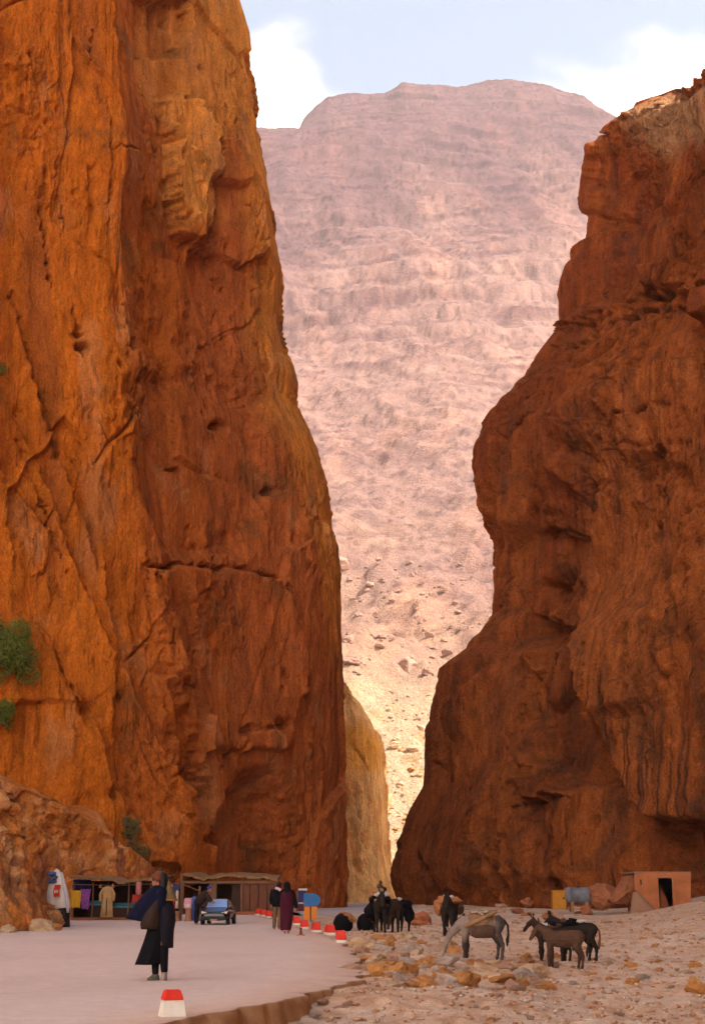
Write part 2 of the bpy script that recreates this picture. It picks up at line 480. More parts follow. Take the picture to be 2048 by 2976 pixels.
def build_cliff(name, pts, weights, ns, zrows, H, nose_i, nose_tab, wfun, seed, A, feats, colour, lean, inward=34, cap_rows=14, nose_damp=0.75, rim_round=3.0, floor=-1.2):
    C, t = resample(pts, weights, ns)
    seg = np.hypot(*np.diff(C, axis=0).T); s = np.concatenate([[0], np.cumsum(seg)])
    T = np.gradient(C, axis=0); T /= np.linalg.norm(T, axis=1)[:, None]
    k = np.ones(9) / 9
    Nx, Ny = T[:, 1], -T[:, 0]
    Nx = np.convolve(np.pad(Nx, 4, 'edge'), k, 'valid'); Ny = np.convolve(np.pad(Ny, 4, 'edge'), k, 'valid')
    Hs = H(C[:, 0], C[:, 1], t)
    v = np.array(zrows)                               # 0..1 rows
    Z = floor + v[None, :] * (Hs - floor)[:, None]
    Sg = np.repeat(s[:, None], len(v), 1)
    dx = np.interp(Z, nose_tab[1], nose_tab[0] - pts[nose_i][0])
    wt_ = wfun(t)[:, None]
    X = C[:, 0:1] + dx * wt_; Y = np.repeat(C[:, 1:2], len(v), 1)
    ln = lean(t[:, None], Z)
    rr = sstep(0.955, 1.0, v)[None, :] * rim_round
    wn_ = np.exp(-((t - nose_i) / 0.55) ** 2)[:, None]
    fx, fy = project(X, Y, Z)
    A1 = dict(A); damp = 1 - nose_damp * wn_; A1['hole'] = A['hole'] * (1 - .9 * wn_)
    d = rock_relief(Sg, Z, seed, A1)
    lowf = A['big'] * fbm(Sg / 16, Z / 34, 3, seed + 3)
    d = (d - lowf * (1 - damp)) * (1 - A.get('calm', 0.45) * wn_)
    for f in feats:
        jx = fx + 9 * fbm(fx / 40, fy / 40, 3, seed + 20); jy = fy + 9 * fbm(fx / 40, fy / 40, 3, seed + 23)
        if f[0] == 'slab':
            sd = poly_sd(jx, jy, sc(f[1])); d = d + f[2] * sstep(f[3], -f[3], sd)
        elif f[0] == 'crack':
            kx = jx + 4 * fbm(fx / 14, fy / 14, 3, seed + 26); ky = jy + 4 * fbm(fx / 14, fy / 14, 3, seed + 28)
            ld = line_d(kx, ky, sc(f[1])); d = d - A.get('crk', 1.0) * f[2] * (0.55 + 0.9 * fbm(fx / 30, fy / 30, 3, seed + 27)).clip(0.05, 1.2) * np.exp(-(ld / (f[3] * 0.8)) ** 2)
        elif f[0] == 'hole':
            d = d - f[2] * np.exp(-(((jx - f[1][0] * D) / f[3]) ** 2 + ((jy - f[1][1] * D) / (f[3] * 0.7)) ** 2))
    off = d - ln - rr
    X = X + Nx[:, None] * off; Y = Y + Ny[:, None] * off
    col = colour(Sg, Z, fx, fy, t[:, None] + 0 * Z)
    # the top runs back from the rim
    b = np.linspace(0, 1, cap_rows + 1)[1:][None, :] ** 1.6
    bx = X[:, -1:] - Nx[:, None] * inward * b; by = Y[:, -1:] - Ny[:, None] * inward * b
    bz = Z[:, -1:] + 1.6 * fbm(bx / 9, by / 9, 3, seed + 30) * np.minimum(1, b * 6) + 2.5 * b
    X = np.concatenate([X, bx], 1); Y = np.concatenate([Y, by], 1); Z = np.concatenate([Z, bz], 1)
    col = np.concatenate([col, np.repeat(col[:, -1:], cap_rows, 1)], 1)
    return grid_mesh(name, X, Y, Z, col)

def mixc(a, b, f):
    return a + (b - a) * f[..., None]
def C3(*c): return np.array(c, np.float32)

rockm = rock_mat('cliff_rock', vert=0.62, streak=0.18, vary=0.22, speck=0.28, lines=0.5, pits=0.42, bump=0.15, crack=0.10)
rockr = rock_mat('dark_cliff_rock', vert=0.35, streak=0.14, bump=0.17, vary=0.28, speck=0.34, lines=0.5, pits=0.6, crack=0.14)

# ---- the wall beside the road
LP = [(-75, 20), (-60, 36), (-40, 55), (-27, 70), (-19.5, 78), (-15, 81), (-11.3, 83.5), (-10.4, 87), (-6.4, 93.5), (-1.0, 101), (-1.3, 109), (-6, 118), (-18, 128), (-45, 142)]
LW = [6, 8, 12, 40, 70, 60, 30, 85, 120, 45, 14, 8, 6]
Lsil = [(686, 0), (712, 90), (725, 205), (738, 244), (735, 308), (766, 513), (783, 603), (812, 770), (802, 937), (821, 1027), (840, 1104), (844, 1181), (898, 1283), (930, 1373), (956, 1514), (973, 1604), (982, 1797), (988, 1963), (998, 2181), (996, 2438), (984, 2630)]
def tab(sil, Y, extra=()):
    P = [at(px, py, Y) for px, py in sil]; P = sorted([(p.z, p.x) for p in P] + list(extra))
    return np.array([p[1] for p in P]), np.array([p[0] for p in P])
Ltab = tab(Lsil, 102, [(80, -11.5), (130, -20)])
Lv = np.concatenate([np.linspace(0, 0.56, 800), np.linspace(0.56, 1, 60)[1:]])
Lfe = [
    ('slab', [(405, 215), (440, 200), (490, 300), (505, 430), (495, 500), (480, 565), (440, 530), (415, 440), (408, 330)], 1.5, 7),
    ('crack', [(408, 400), (420, 470), (438, 525), (478, 562)], 1.8, 7),
    ('slab', [(500, 300), (545, 320), (590, 420), (612, 570), (560, 600), (498, 560), (490, 500), (505, 430)], 0.7, 6),
    ('crack', [(488, 240), (505, 330), (498, 420), (510, 480), (500, 560), (520, 640)], 0.9, 5),
    ('slab', [(350, -20), (450, -20), (450, 60), (430, 110), (370, 110)], -1.0, 9),
    ('crack', [(340, 1282), (400, 1284), (440, 1276), (500, 1287), (560, 1285), (620, 1310), (655, 1370)], 1.5, 8),
    ('slab', [(340, 1290), (440, 1285), (560, 1295), (620, 1320), (650, 1400), (680, 1520), (640, 1700), (420, 1700), (370, 1500)], 0.7, 9),
    ('slab', [(425, 2070), (450, 1940), (500, 1850), (560, 1770), (610, 1760), (650, 1830), (670, 1990), (670, 2070)], -3.2, 60),
    ('slab', [(385, 1760), (415, 1720), (450, 1800), (440, 1960), (405, 2060), (392, 1960)], -2.4, 22),
    ('slab', [(0, 560), (60, 700), (130, 1000), (220, 1250), (260, 1500), (380, 1790), (392, 1990), (300, 2040), (-60, 2040), (-60, 500)], 1.2, 14),
    ('slab', [(-60, 860), (0, 900), (70, 1000), (150, 1250), (230, 1480), (215, 1700), (240, 1800), (330, 1960), (-60, 1990)], 1.0, 12),
    ('slab', [(-60, 1390), (60, 1440), (110, 1560), (190, 1700), (235, 1830), (320, 1930), (330, 2040), (-60, 2040)], 0.8, 26),
    ('crack', [(60, 640), (130, 960), (215, 1240)], 0.9, 5), ('crack', [(0, 440), (25, 480), (30, 560)], 0.9, 5),
    ('crack', [(190, 680), (205, 790), (215, 770)], 0.9, 6), ('crack', [(150, 330), (172, 520)], 0.7, 6),
    ('crack', [(232, 30), (226, 130)], 1.0, 4), ('crack', [(120, 440), (135, 620)], 0.9, 5), ('crack', [(265, 200), (268, 420), (262, 520)], 0.6, 5),
    ('crack', [(95, 1490), (130, 1600), (150, 1640)], 1.4, 8), ('crack', [(480, 1745), (560, 1660), (600, 1650)], 0.9, 7),
    ('crack', [(245, 320), (300, 318), (335, 330)], 0.7, 4), ('crack', [(40, 1000), (75, 1120), (140, 1300)], 0.8, 6),
    ('slab', [(300, 850), (450, 830), (600, 900), (620, 1100), (560, 1250), (420, 1260), (330, 1100)], -0.8, 30),
    ('hole', (325, 768), 1.6, 14), ('hole', (440, 1054), 1.2, 12), ('hole', (525, 958), 1.4, 17), ('hole', (632, 1112), 1.5, 17), ('hole', (200, 742), 1.3, 14),
    ('hole', (625, 1640), 1.4, 18), ('hole', (545, 1655), 1.2, 16), ('hole', (205, 770), 1.5, 16), ('hole', (370, 1290), 1.4, 14),
]
def Lcol(s, z, fx, fy, t):
    n1 = fbm(s / 9, z / 22, 4, 51); n2 = fbm(s / 2.2, z / 26, 4, 52); n3 = fbm(s / 5, z / 5, 4, 53)
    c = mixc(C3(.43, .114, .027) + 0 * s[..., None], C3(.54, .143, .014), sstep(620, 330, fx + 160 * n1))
    c = mixc(c, C3(.74, .275, .040), sstep(-95, -10, fx - np.interp(fy, [p[1] for p in Lsil], [p[0] for p in Lsil]) + 30 * n2) * sstep(2050, 1700, fy) * 0.85)  # bounced light along the outer edge, painted into the rock colour
    c = mixc(c, C3(.68, .27, .052), sstep(50, -20, poly_sd(fx + 25 * n3, fy, sc([(400, -20), (560, -20), (560, 200), (500, 320), (505, 480), (440, 500), (400, 330), (370, 120)]))) * 0.75)  # reflected light on the upper wall, put into its colour
    c = mixc(c, C3(.80, .33, .065), sstep(18, -14, poly_sd(fx + 14 * n3, fy, sc([(405, 215), (440, 200), (490, 300), (500, 430), (470, 480), (440, 470), (415, 440), (408, 330)]))) * 0.8)  # highlight on the column, painted as a lighter colour
    c = mixc(c, C3(.24, .070, .026), sstep(0.15, 0.62, n2) * 0.40)
    c = mixc(c, C3(.16, .08, .03), sstep(0.45, 0.78, n3) * 0.45)
    c = mixc(c, C3(.52, .215, .08), sstep(0.35, 0.8, fbm(s / 3.3, z / 7, 4, 57)) * 0.45)
    return c
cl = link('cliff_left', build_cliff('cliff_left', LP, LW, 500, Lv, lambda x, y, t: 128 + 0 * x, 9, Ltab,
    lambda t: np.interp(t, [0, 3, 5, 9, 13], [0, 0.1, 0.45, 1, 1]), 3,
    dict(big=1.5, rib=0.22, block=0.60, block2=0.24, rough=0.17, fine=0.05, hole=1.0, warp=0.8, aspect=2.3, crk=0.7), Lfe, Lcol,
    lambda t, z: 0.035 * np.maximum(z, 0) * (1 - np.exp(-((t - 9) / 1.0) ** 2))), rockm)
tag(cl, 'towering orange rock wall above the market stalls and paved road', 'cliff', kind='structure')

# ---- the wall across the wadi; it runs on toward and past the viewer, raised out of view on the sunward side to shade the gorge
RP = [(95, 128), (60, 128), (28, 131), (11, 129), (3.9, 121), (8, 112), (15, 105), (22, 98), (27.5, 85), (31, 68), (35, 40), (40, 5), (46, -45), (54, -110)]
RW = [5, 6, 10, 40, 120, 110, 110, 55, 12, 10, 10, 8, 6]
Rsil = [(1170, 2624), (1146, 2515), (1180, 2400), (1238, 2284), (1255, 2104), (1283, 1950), (1360, 1893), (1379, 1848), (1418, 1796), (1420, 1668), (1424, 1540), (1396, 1386), (1392, 1309), (1411, 1219), (1476, 1142), (1540, 1052), (1630, 950), (1632, 834), (1655, 744), (1700, 725), (1707, 654), (1713, 616), (1703, 475), (1720, 398), (1735, 345)]
Rsil = [(px + np.interp(py, [300, 700, 1000, 1180, 1300, 1900, 2100], [24, 18, 34, 46, 22, 22, 8]), py) for px, py in Rsil]
Rtab = tab(Rsil, 121, [(90, 24), (150, 30)])
Rv = np.concatenate([np.linspace(0, 0.93, 690), np.linspace(0.93, 1, 70)[1:]])
Rfe = [
    ('slab', [(1085, 1010), (1130, 920), (1200, 850), (1400, 800), (1390, 950), (1370, 1100), (1230, 1190), (1110, 1210)], 0.8, 30),
    ('slab', [(1235, 960), (1382, 960), (1378, 1080), (1347, 1225), (1235, 1202)], 1.3, 7),
    ('crack', [(1235, 1206), (1290, 1202), (1347, 1228)], 1.3, 7),
    ('crack', [(1232, 970), (1235, 1100), (1230, 1200)], 0.8, 6),
    ('slab', [(1660, 800), (1420, 850), (1392, 1000), (1372, 1150), (1335, 1300), (1312, 1420), (1380, 1650), (1500, 1850), (1660, 1870)], 3.0, 15),
    ('crack', [(1350, 1560), (1420, 1722), (1500, 1858), (1660, 1870)], 2.4, 14),
    ('slab', [(1195, 1400), (1300, 1430), (1360, 1600), (1440, 1760), (1300, 1790), (1200, 1710), (1160, 1560)], -2.6, 24),
    ('slab', [(1320, 200), (1660, 100), (1660, 500), (1450, 600), (1370, 660), (1350, 300)], -1.2, 12),
    ('slab', [(1320, 220), (1450, 180), (1440, 380), (1390, 480), (1320, 480)], 0.8, 14),
    ('crack', [(1340, 312), (1372, 290), (1402, 252)], 1.2, 6), ('crack', [(1270, 745), (1330, 720), (1390, 680), (1500, 640), (1596, 560)], 1.5, 9),
    ('crack', [(1320, 770), (1322, 740), (1300, 735)], 1.2, 6), ('crack', [(1260, 790), (1330, 765), (1440, 690), (1596, 640)], 1.0, 8),
    ('slab', [(1270, 745), (1345, 690), (1400, 690), (1330, 730), (1290, 745)], 1.0, 8),
    ('slab', [(1440, 590), (1510, 560), (1560, 600), (1540, 650), (1450, 640)], 1.6, 10), ('slab', [(1520, 650), (1600, 590), (1640, 680), (1560, 720)], 1.6, 9),
    ('slab', [(870, 2080), (975, 1640), (1000, 1510), (1070, 1440), (1120, 1440), (1150, 1600), (1195, 1720), (1190, 1880), (1300, 2060)], 0.5, 20),
    ('slab', [(1180, 1760), (1300, 1745), (1310, 1800), (1200, 1815)], 1.3, 7), ('crack', [(1170, 1830), (1230, 1820), (1320, 1808)], 1.0, 8),
    ('crack', [(1190, 1640), (1165, 1660), (1150, 1600)], 1.0, 10), ('crack', [(1195, 1440), (1210, 1490)], 1.2, 8), ('hole', (1240, 1330), 2.0, 30),
    ('hole', (1275, 2010), 2.4, 30), ('slab', [(1500, 1880), (1660, 1870), (1660, 2010), (1560, 1990)], -2.2, 14), ('crack', [(1390, 1400), (1370, 1480), (1400, 1640)], 0.6, 8),
    ('crack', [(1380, 1000), (1420, 960), (1520, 930), (1600, 935)], 1.1, 8), ('crack', [(1480, 1390), (1500, 1500), (1540, 1700)], 0.7, 8), ('hole', (1530, 1230), 1.6, 40),
]
def Rcol(s, z, fx, fy, t):
    n1 = fbm(s / 9, z / 14, 4, 71); n2 = fbm(s / 2.0, z / 24, 4, 72); n3 = fbm(s / 4, z / 4, 4, 73)
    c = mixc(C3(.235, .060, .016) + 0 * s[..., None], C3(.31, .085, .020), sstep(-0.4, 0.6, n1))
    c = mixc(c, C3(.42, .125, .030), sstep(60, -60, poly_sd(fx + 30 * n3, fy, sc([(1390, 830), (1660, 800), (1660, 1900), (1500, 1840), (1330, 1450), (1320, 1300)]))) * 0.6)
    c = mixc(c, C3(.14, .042, .020), sstep(0.1, 0.6, n2) * 0.5)
    c = mixc(c, C3(.09, .038, .02), sstep(0.40, 0.75, n3) * 0.4)
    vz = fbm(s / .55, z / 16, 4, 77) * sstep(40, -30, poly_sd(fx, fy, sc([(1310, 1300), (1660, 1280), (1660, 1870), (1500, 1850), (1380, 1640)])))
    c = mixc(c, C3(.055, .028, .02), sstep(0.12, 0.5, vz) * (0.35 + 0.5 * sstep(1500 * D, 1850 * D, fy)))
    c = mixc(c, C3(.44, .25, .13), sstep(60, -30, poly_sd(fx + 20 * n3, fy, sc([(1400, 250), (1450, 180), (1600, 150), (1600, 230), (1450, 320)]))) * 0.8)  # lit top of the rim, painted paler in the rock colour
    return c
def RH(x, y, t):
    return np.interp(t, [0, 2, 3, 4, 5, 6, 6.9, 7.35, 7.9, 9, 13], [64, 66, 71, 74.0, 72.0, 69.2, 67.0, 74, 150, 158, 140])
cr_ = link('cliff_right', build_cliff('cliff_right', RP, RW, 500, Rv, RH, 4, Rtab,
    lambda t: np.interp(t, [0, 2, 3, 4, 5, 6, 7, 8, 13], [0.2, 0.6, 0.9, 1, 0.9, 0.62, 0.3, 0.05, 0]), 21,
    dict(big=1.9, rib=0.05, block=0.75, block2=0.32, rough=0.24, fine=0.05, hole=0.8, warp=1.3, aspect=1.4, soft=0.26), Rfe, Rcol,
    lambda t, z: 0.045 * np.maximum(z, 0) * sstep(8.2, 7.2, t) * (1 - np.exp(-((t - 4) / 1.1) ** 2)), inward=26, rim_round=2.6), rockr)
tag(cr_, 'dark red-brown rock wall rising behind the small plastered hut', 'cliff', kind='structure')

# ---- pale buttress standing behind the road wall
BP = [(-30, 128), (-12, 126), (-4, 127), (1.5, 131), (4.7, 138), (5.0, 146), (0, 156), (-25, 165)]
Bsil = [(940, 1960), (988, 2002), (1040, 2015), (1078, 2040), (1110, 2104), (1123, 2181), (1129, 2374), (1127, 2464), (1142, 2553), (1170, 2624)]
Bcolf = lambda s, z, fx, fy, t: mixc(mixc(C3(.80, .44, .165) + 0 * s[..., None], C3(.70, .32, .10), sstep(-.3, .5, fbm(s / 3, z / 3, 4, 91))),
    C3(.74, .33, .06), sstep(30, -20, poly_sd(fx, fy, [(985, 2100), (1060, 2110), (1125, 2150), (1120, 2230), (1080, 2240), (1030, 2220), (990, 2140)]) + 14 * fbm(s / 2, z / 2, 3, 92)))
bt = link('rock_buttress', build_cliff('rock_buttress', BP, [8, 10, 60, 90, 50, 15, 6], 190, np.linspace(0, 1, 200),
    lambda x, y, t: np.interp(t, [0, 2, 3, 4, 5, 7], [30, 28, 22.5, 17.3, 18, 20]), 4, tab(Bsil[3:], 138, [(40, 2.5)]),
    lambda t: np.interp(t, [0, 2, 4, 7], [0.2, 0.7, 1, 1]), 41, dict(big=0.8, rib=0.12, block=0.28, block2=0.10, rough=0.22, fine=0.02, hole=0.6), [], Bcolf,
    lambda t, z: 0.05 * np.maximum(z, 0), inward=14, rim_round=2.2), rockm)
tag(bt, 'pale tan rock buttress streaked with ochre at the bend of the gorge', 'buttress', kind='structure')

# ---- earth bank behind the stalls, rock outcrop beside the road
NP_ = [(-26, 63), (-21, 68), (-17, 71.5), (-13.2, 73.6), (-10.9, 75.0), (-9.8, 78), (-10.4, 84)]
bank_col = lambda s, z, fx, fy, t: mixc(mixc(C3(.56, .185, .040) + 0 * s[..., None], C3(.62, .26, .09), sstep(-.1, .6, fbm(s / 1.5, z / 1.5, 4, 95))), C3(.34, .12, .05), sstep(.2, .6, fbm(s / .8, z / 4, 4, 96)))
eb = link('earth_bank', build_cliff('earth_bank', NP_, [10, 30, 60, 60, 40, 12], 190, np.linspace(0, 1, 150),
    lambda x, y, t: np.interp(t, [0, 1, 2, 3, 4, 5, 6], [9.5, 8.6, 7.2, 5.3, 3.6, 2.6, 2.5]), 2, (np.array([-16., -16.]), np.array([-5., 50.])),
    lambda t: 0 * t, 55, dict(big=0.25, rib=0.05, block=0.30, block2=0.26, rough=0.22, fine=0.0, hole=0.3, scale=2.0, aspect=0.9), [], bank_col,
    lambda t, z: 0.12 * np.maximum(z, 0) + 0 * t, inward=9, rim_round=0.8, nose_damp=0), rock_mat('bank_rock', fine=1.6, bump=0.16, vert=0.1, streak=0.08, crack=0.1, pits=0.5, vary=.28, speck=.3))
tag(eb, 'low orange earth bank rising behind the draped market stall', 'earth bank', kind='structure')
OP = [(-42, 35.5), (-27, 43.5), (-19, 48), (-15, 51), (-12.1, 53.9), (-12.2, 57), (-15.5, 61), (-24, 65)]
out_col = lambda s, z, fx, fy, t: mixc(mixc(C3(.60, .205, .045) + 0 * s[..., None], C3(.68, .34, .14), sstep(-.2, .5, fbm(s / 1.1, z / 1.1, 4, 97))), C3(.30, .12, .05), sstep(.2, .6, fbm(s / 1.6, z / 1.6, 4, 98)))
oc = link('rock_outcrop', build_cliff('rock_outcrop', OP, [6, 20, 60, 70, 50, 20, 8], 200, np.linspace(0, 1, 170),
    lambda x, y, t: np.interp(t, [0, 1, 2, 3, 4, 5, 7], [8.5, 7.8, 7.2, 6.9, 5.6, 5.4, 7]), 4,
    (np.array([0.0, 0.0, .25, -0.30, -0.35, -1.1]) + -12.1, np.array([-2, 0.0, 0.3, 1.6, 3.4, 6.0])), lambda t: np.interp(t, [0, 2, 4, 7], [0, .5, 1, 1]), 61,
    dict(big=0.5, rib=0.08, block=0.50, block2=0.42, rough=0.26, fine=0.0, hole=0.5, scale=2.4, aspect=1.0), [], out_col,
    lambda t, z: 0.16 * np.maximum(z, 0) + 0 * t, inward=8, rim_round=1.0, nose_damp=0.6), rock_mat('outcrop_rock', fine=1.8, bump=0.16, vert=0.1, streak=0.08, crack=0.1, pits=0.5, vary=.28, speck=.3))
tag(oc, 'craggy orange rock outcrop at the road side by the white bundle', 'outcrop', kind='structure')

# ---- the mountain closing the view
skyline = [(500, 372), (751, 372), (873, 376), (885, 346), (924, 308), (956, 282), (1116, 270), (1161, 246), (1341, 254), (1373, 244), (1412, 234), (1476, 230), (1566, 250), (1681, 282), (1743, 325), (1900, 420), (2300, 560)]
YR = 900.0
sk_pts = [at(px, py, YR) for px, py in skyline]
mx = np.concatenate([np.linspace(-420, -115, 25)[:-1], np.linspace(-115, 235, 400), np.linspace(235, 560, 25)[1:]])
my = np.concatenate([np.linspace(148, 330, 230), np.linspace(330, 905, 330)[1:], np.linspace(905, 1250, 25)[1:]])
MX, MY = np.meshgrid(mx, my, indexing='ij')
ridge = np.interp(MX, [p.x for p in sk_pts], [p.z for p in sk_pts])
prof = np.interp(MY, [148, 170, 200, 260, 330, 480, 600, 690, 790, 880, 905, 1250], [0.6, 1.6, 10, 39, 72, 152, 246, 334, 452, 560, 572, 380])
top = 572.0
f = sstep(780, 885, MY)
MZ = prof * (1 + (ridge / top - 1) * f)
MZ = MZ + sstep(180, 320, MY) * (15 * fbm(MX / 150, MY / 170, 4, 11, .42) * sstep(860, 700, MY) + 6 * (ridged(MX / 55 + MY / 110, MY / 190, 4, 13) - .5) * sstep(880, 700, MY))
strat = MZ + 10 * fbm(MX / 90, MY / 90, 3, 12)
smod = .15 + .85 * sstep(-.25, .35, fbm(MX / 55, MY / 75, 3, 61))
tr2 = (strat / 6.5) % 1.0
MZ = MZ + sstep(330, 560, MY) * smod * 6.5 * 0.45 * (sstep(0.1, 0.9, tr2) - tr2) * 2.2 * sstep(898, 850, MY)
tr = (strat / 19.0) % 1.0                                             # bedded ledges
MZ = MZ + sstep(430, 620, MY) * smod * 19.0 * 0.42 * (sstep(0.1, 0.9, tr) - tr) * 2.4 * sstep(895, 840, MY)
MZ = MZ + sstep(160, 260, MY) * (0.9 * fbm(MX / 15, MY / 13, 5, 14, .58)) + 0.5 * fbm(MX / 3.0, MY / 3.0, 4, 15, .6)
f1, f2, idv = cells(MX / 5.5, MY / 7.5, 16)
MZ = MZ + np.where(idv > 0.55, 1.9 * (idv - .4) * np.exp(-(f1 / 0.30) ** 4), 0) * sstep(150, 200, MY) * sstep(420, 250, MY)
f1, f2, idv = cells(MX / 13, MY / 17, 17)
MZ = MZ + np.where(idv > 0.72, 6.0 * (idv - .5) * np.exp(-(f1 / 0.26) ** 4), 0) * sstep(200, 260, MY) * sstep(560, 360, MY)
MZ = MZ + sstep(250, 420, MY) * 0.6 * fbm(MX / 15, MY / 6, 4, 24, .6) * sstep(900, 860, MY)
na = fbm(MX / 40, MY / 60, 4, 18); nb = fbm(MX / 9, MY / 12, 4, 19)
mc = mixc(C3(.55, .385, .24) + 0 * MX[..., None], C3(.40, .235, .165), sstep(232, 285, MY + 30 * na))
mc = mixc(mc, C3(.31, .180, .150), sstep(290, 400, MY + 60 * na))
mc = mixc(mc, C3(.145, .072, .074), sstep(540, 760, MY + 55 * na - 0.45 * MX))  # cloud shadow over the upper slopes, put into the rock colour
mc = mixc(mc, mc * C3(.82, .79, .81), sstep(0.05, 0.6, nb) * 0.6)
mc = mixc(mc, C3(.50, .27, .12), sstep(0.15, .6, fbm(MX / 6, MY / 7, 4, 20)) * sstep(260, 220, MY) * .8)
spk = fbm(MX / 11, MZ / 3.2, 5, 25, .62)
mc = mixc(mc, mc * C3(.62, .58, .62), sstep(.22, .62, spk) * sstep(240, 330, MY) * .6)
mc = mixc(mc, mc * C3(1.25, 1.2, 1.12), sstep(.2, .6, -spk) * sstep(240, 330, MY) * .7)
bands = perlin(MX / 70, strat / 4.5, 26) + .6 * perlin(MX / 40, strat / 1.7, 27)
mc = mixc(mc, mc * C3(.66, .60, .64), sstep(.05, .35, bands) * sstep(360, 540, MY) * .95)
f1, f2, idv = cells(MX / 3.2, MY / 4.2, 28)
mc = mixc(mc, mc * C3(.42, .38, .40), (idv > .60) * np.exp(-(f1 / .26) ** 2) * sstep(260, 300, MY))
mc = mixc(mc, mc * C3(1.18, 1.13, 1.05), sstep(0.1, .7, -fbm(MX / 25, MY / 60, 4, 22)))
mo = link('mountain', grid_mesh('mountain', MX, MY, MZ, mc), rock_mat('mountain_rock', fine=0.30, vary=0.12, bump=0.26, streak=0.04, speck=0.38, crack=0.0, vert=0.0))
tag(mo, 'hazy pinkish desert mountain closing the end of the gorge', 'mountain', kind='structure')

# ---- ground: the wadi bed as one sheet out to the horizon
def bed_z(x, y):
    x = np.asarray(x, float); y = np.asarray(y, float)
    z = -0.42 + 0.75 * sstep(26, 62, y) * 0.45 + 0.75 * sstep(60, 115, y) * 0.7
    z = z + 0.34 * sstep(19.0, 23.5, y) * sstep(4.5, 1.2, x) * sstep(60, 46, y) * (1 - 0.5 * sstep(25, 40, y))
    z = z + 1.0 * sstep(0.165, 0.26, x / np.maximum(y, 10)) * sstep(30, 80, y) + 0.055 * np.maximum(0, x - 0.2 * y - 2)
    z = z + 0.10 * fbm(x / 9, y / 9, 3, 31) + 0.05 * fbm(x / 2.2, y / 2.2, 3, 32)
    return z
gx = np.concatenate([-np.geomspace(1600, 32, 18), np.linspace(-30, -4, 40)[:-1], np.linspace(-4, 13, 260), np.linspace(13, 30, 90)[1:], np.geomspace(32, 1600, 18)])
gy = np.concatenate([-np.geomspace(1600, 12, 16), np.linspace(-10, 12, 20)[:-1], np.geomspace(12, 150, 440), np.geomspace(155, 1600, 16)])
GX, GY = np.meshgrid(gx, gy, indexing='ij')
GZ = bed_z(GX, np.clip(GY, -60, 160))
near = sstep(80, 40, GY) * (np.abs(GX) < 32)
f1, f2, idv = cells(GX / 0.55, GY / 0.8, 33)
GZ = GZ + near * (0.035 * fbm(GX / 0.5, GY / 0.7, 4, 34, .6) + np.where(idv > 0.6, 0.10 * (idv - .5) * np.exp(-(f1 / .33) ** 4), 0))
_e = np.interp(GY, [-6, 4, 12, 18.4, 22, 27, 31, 45, 60, 77, 88], [-9.5, -7.6, -4.6, -2.4, -1.2, -.4, 0, -.6, -2.4, -6.6, -8])
GZ = np.where((GX < _e - 0.5) & (GY < 88) & (GY > -20), GZ - 0.9, GZ)
GZ = np.where(GY > 150, GZ - 0.004 * (GY - 150), GZ)
g1 = fbm(GX / 4, GY / 5, 4, 35); g2 = fbm(GX / .6, GY / .9, 4, 36)
gc = mixc(C3(.63, .425, .285) + 0 * GX[..., None], C3(.66, .50, .375), sstep(-.4, .5, g1))
gc = mixc(gc, C3(.44, .235, .125), sstep(.12, .6, g2) * .5)
gc = mixc(gc, C3(.60, .48, .38), sstep(.2, .6, -g2) * .5)
gr = link('wadi_bed', grid_mesh('wadi_bed', GX, GY, GZ, gc), rock_mat('gravel', fine=4.0, vary=0.16, bump=0.10, streak=0.04, speck=0.25, crack=0.05, vert=0.0))
tag(gr, 'dry stony river bed of pinkish gravel', 'river bed', kind='structure')

# ---- the paved road: a slab with a rough earth-coloured side wall
edge = [(-9.5, -6), (-7.6, 4), (-4.6, 12)] + [(on_road(a, b).x, on_road(a, b).y) for a, b in [(400, 2990), (507, 2964), (640, 2938), (834, 2903), (900, 2876), (1000, 2848), (1050, 2818), (1046, 2790), (1012, 2752), (975, 2728), (915, 2708), (850, 2690), (790, 2672), (742, 2659)]]
ex = np.array([e[0] for e in edge]); ey = np.array([e[1] for e in edge])
ry = np.concatenate([np.linspace(-6, 14, 30)[:-1], np.geomspace(14, ey[-1] + 0.5, 260), np.linspace(ey[-1] + 0.6, 88, 40)[1:]])
re = np.interp(ry, ey, ex) + 0.08 * fbm(ry / .8, ry * 0, 4, 41) + np.where((ry > 20) & (ry < 44), 0.16 * fbm(ry / 1.3, ry * 0 + 3, 4, 42), 0)
re = np.where(ry > ey[-1], np.interp(ry, [ey[-1], 88], [ex[-1], -8.0]), re)
cols = np.concatenate([np.linspace(0, 0.7, 16)[:-1], np.linspace(0.7, 1, 46)])
RX = -46 + cols[None, :] * (re[:, None] + 46)
RY = np.repeat(ry[:, None], len(cols), 1)
RZ = np.interp(RY, [-50, 50, 80, 110, 160], [0, 0, 0.30, 0.45, 0.6]) + 0.012 * fbm(RX / 3, RY / 3, 3, 43)
RZ = RZ - 0.05 * sstep(0.5, 0.0, (re[:, None] - RX)) * sstep(20, 24, RY) * sstep(46, 40, RY)
sd_ = [0.01, 0.04, 0.12, 0.28, 0.5, 0.9]
SX = np.stack([re + o for o in (0.02, 0.035, 0.05, 0.07, 0.10, 0.16)], 1) + 0.03 * fbm(ry[:, None] / .25, np.array(sd_)[None, :] * 3, 3, 44)
SY = np.repeat(ry[:, None], 6, 1); SZ = RZ[:, -1:] - np.array(sd_)[None, :]
RX2, RY2, RZ2 = np.concatenate([RX, SX], 1), np.concatenate([RY, SY], 1), np.concatenate([RZ, SZ], 1)
g1 = fbm(RX2 / 5, RY2 / 9, 4, 45); g2 = fbm(RX2 / 1.1, RY2 / 2.5, 4, 46)
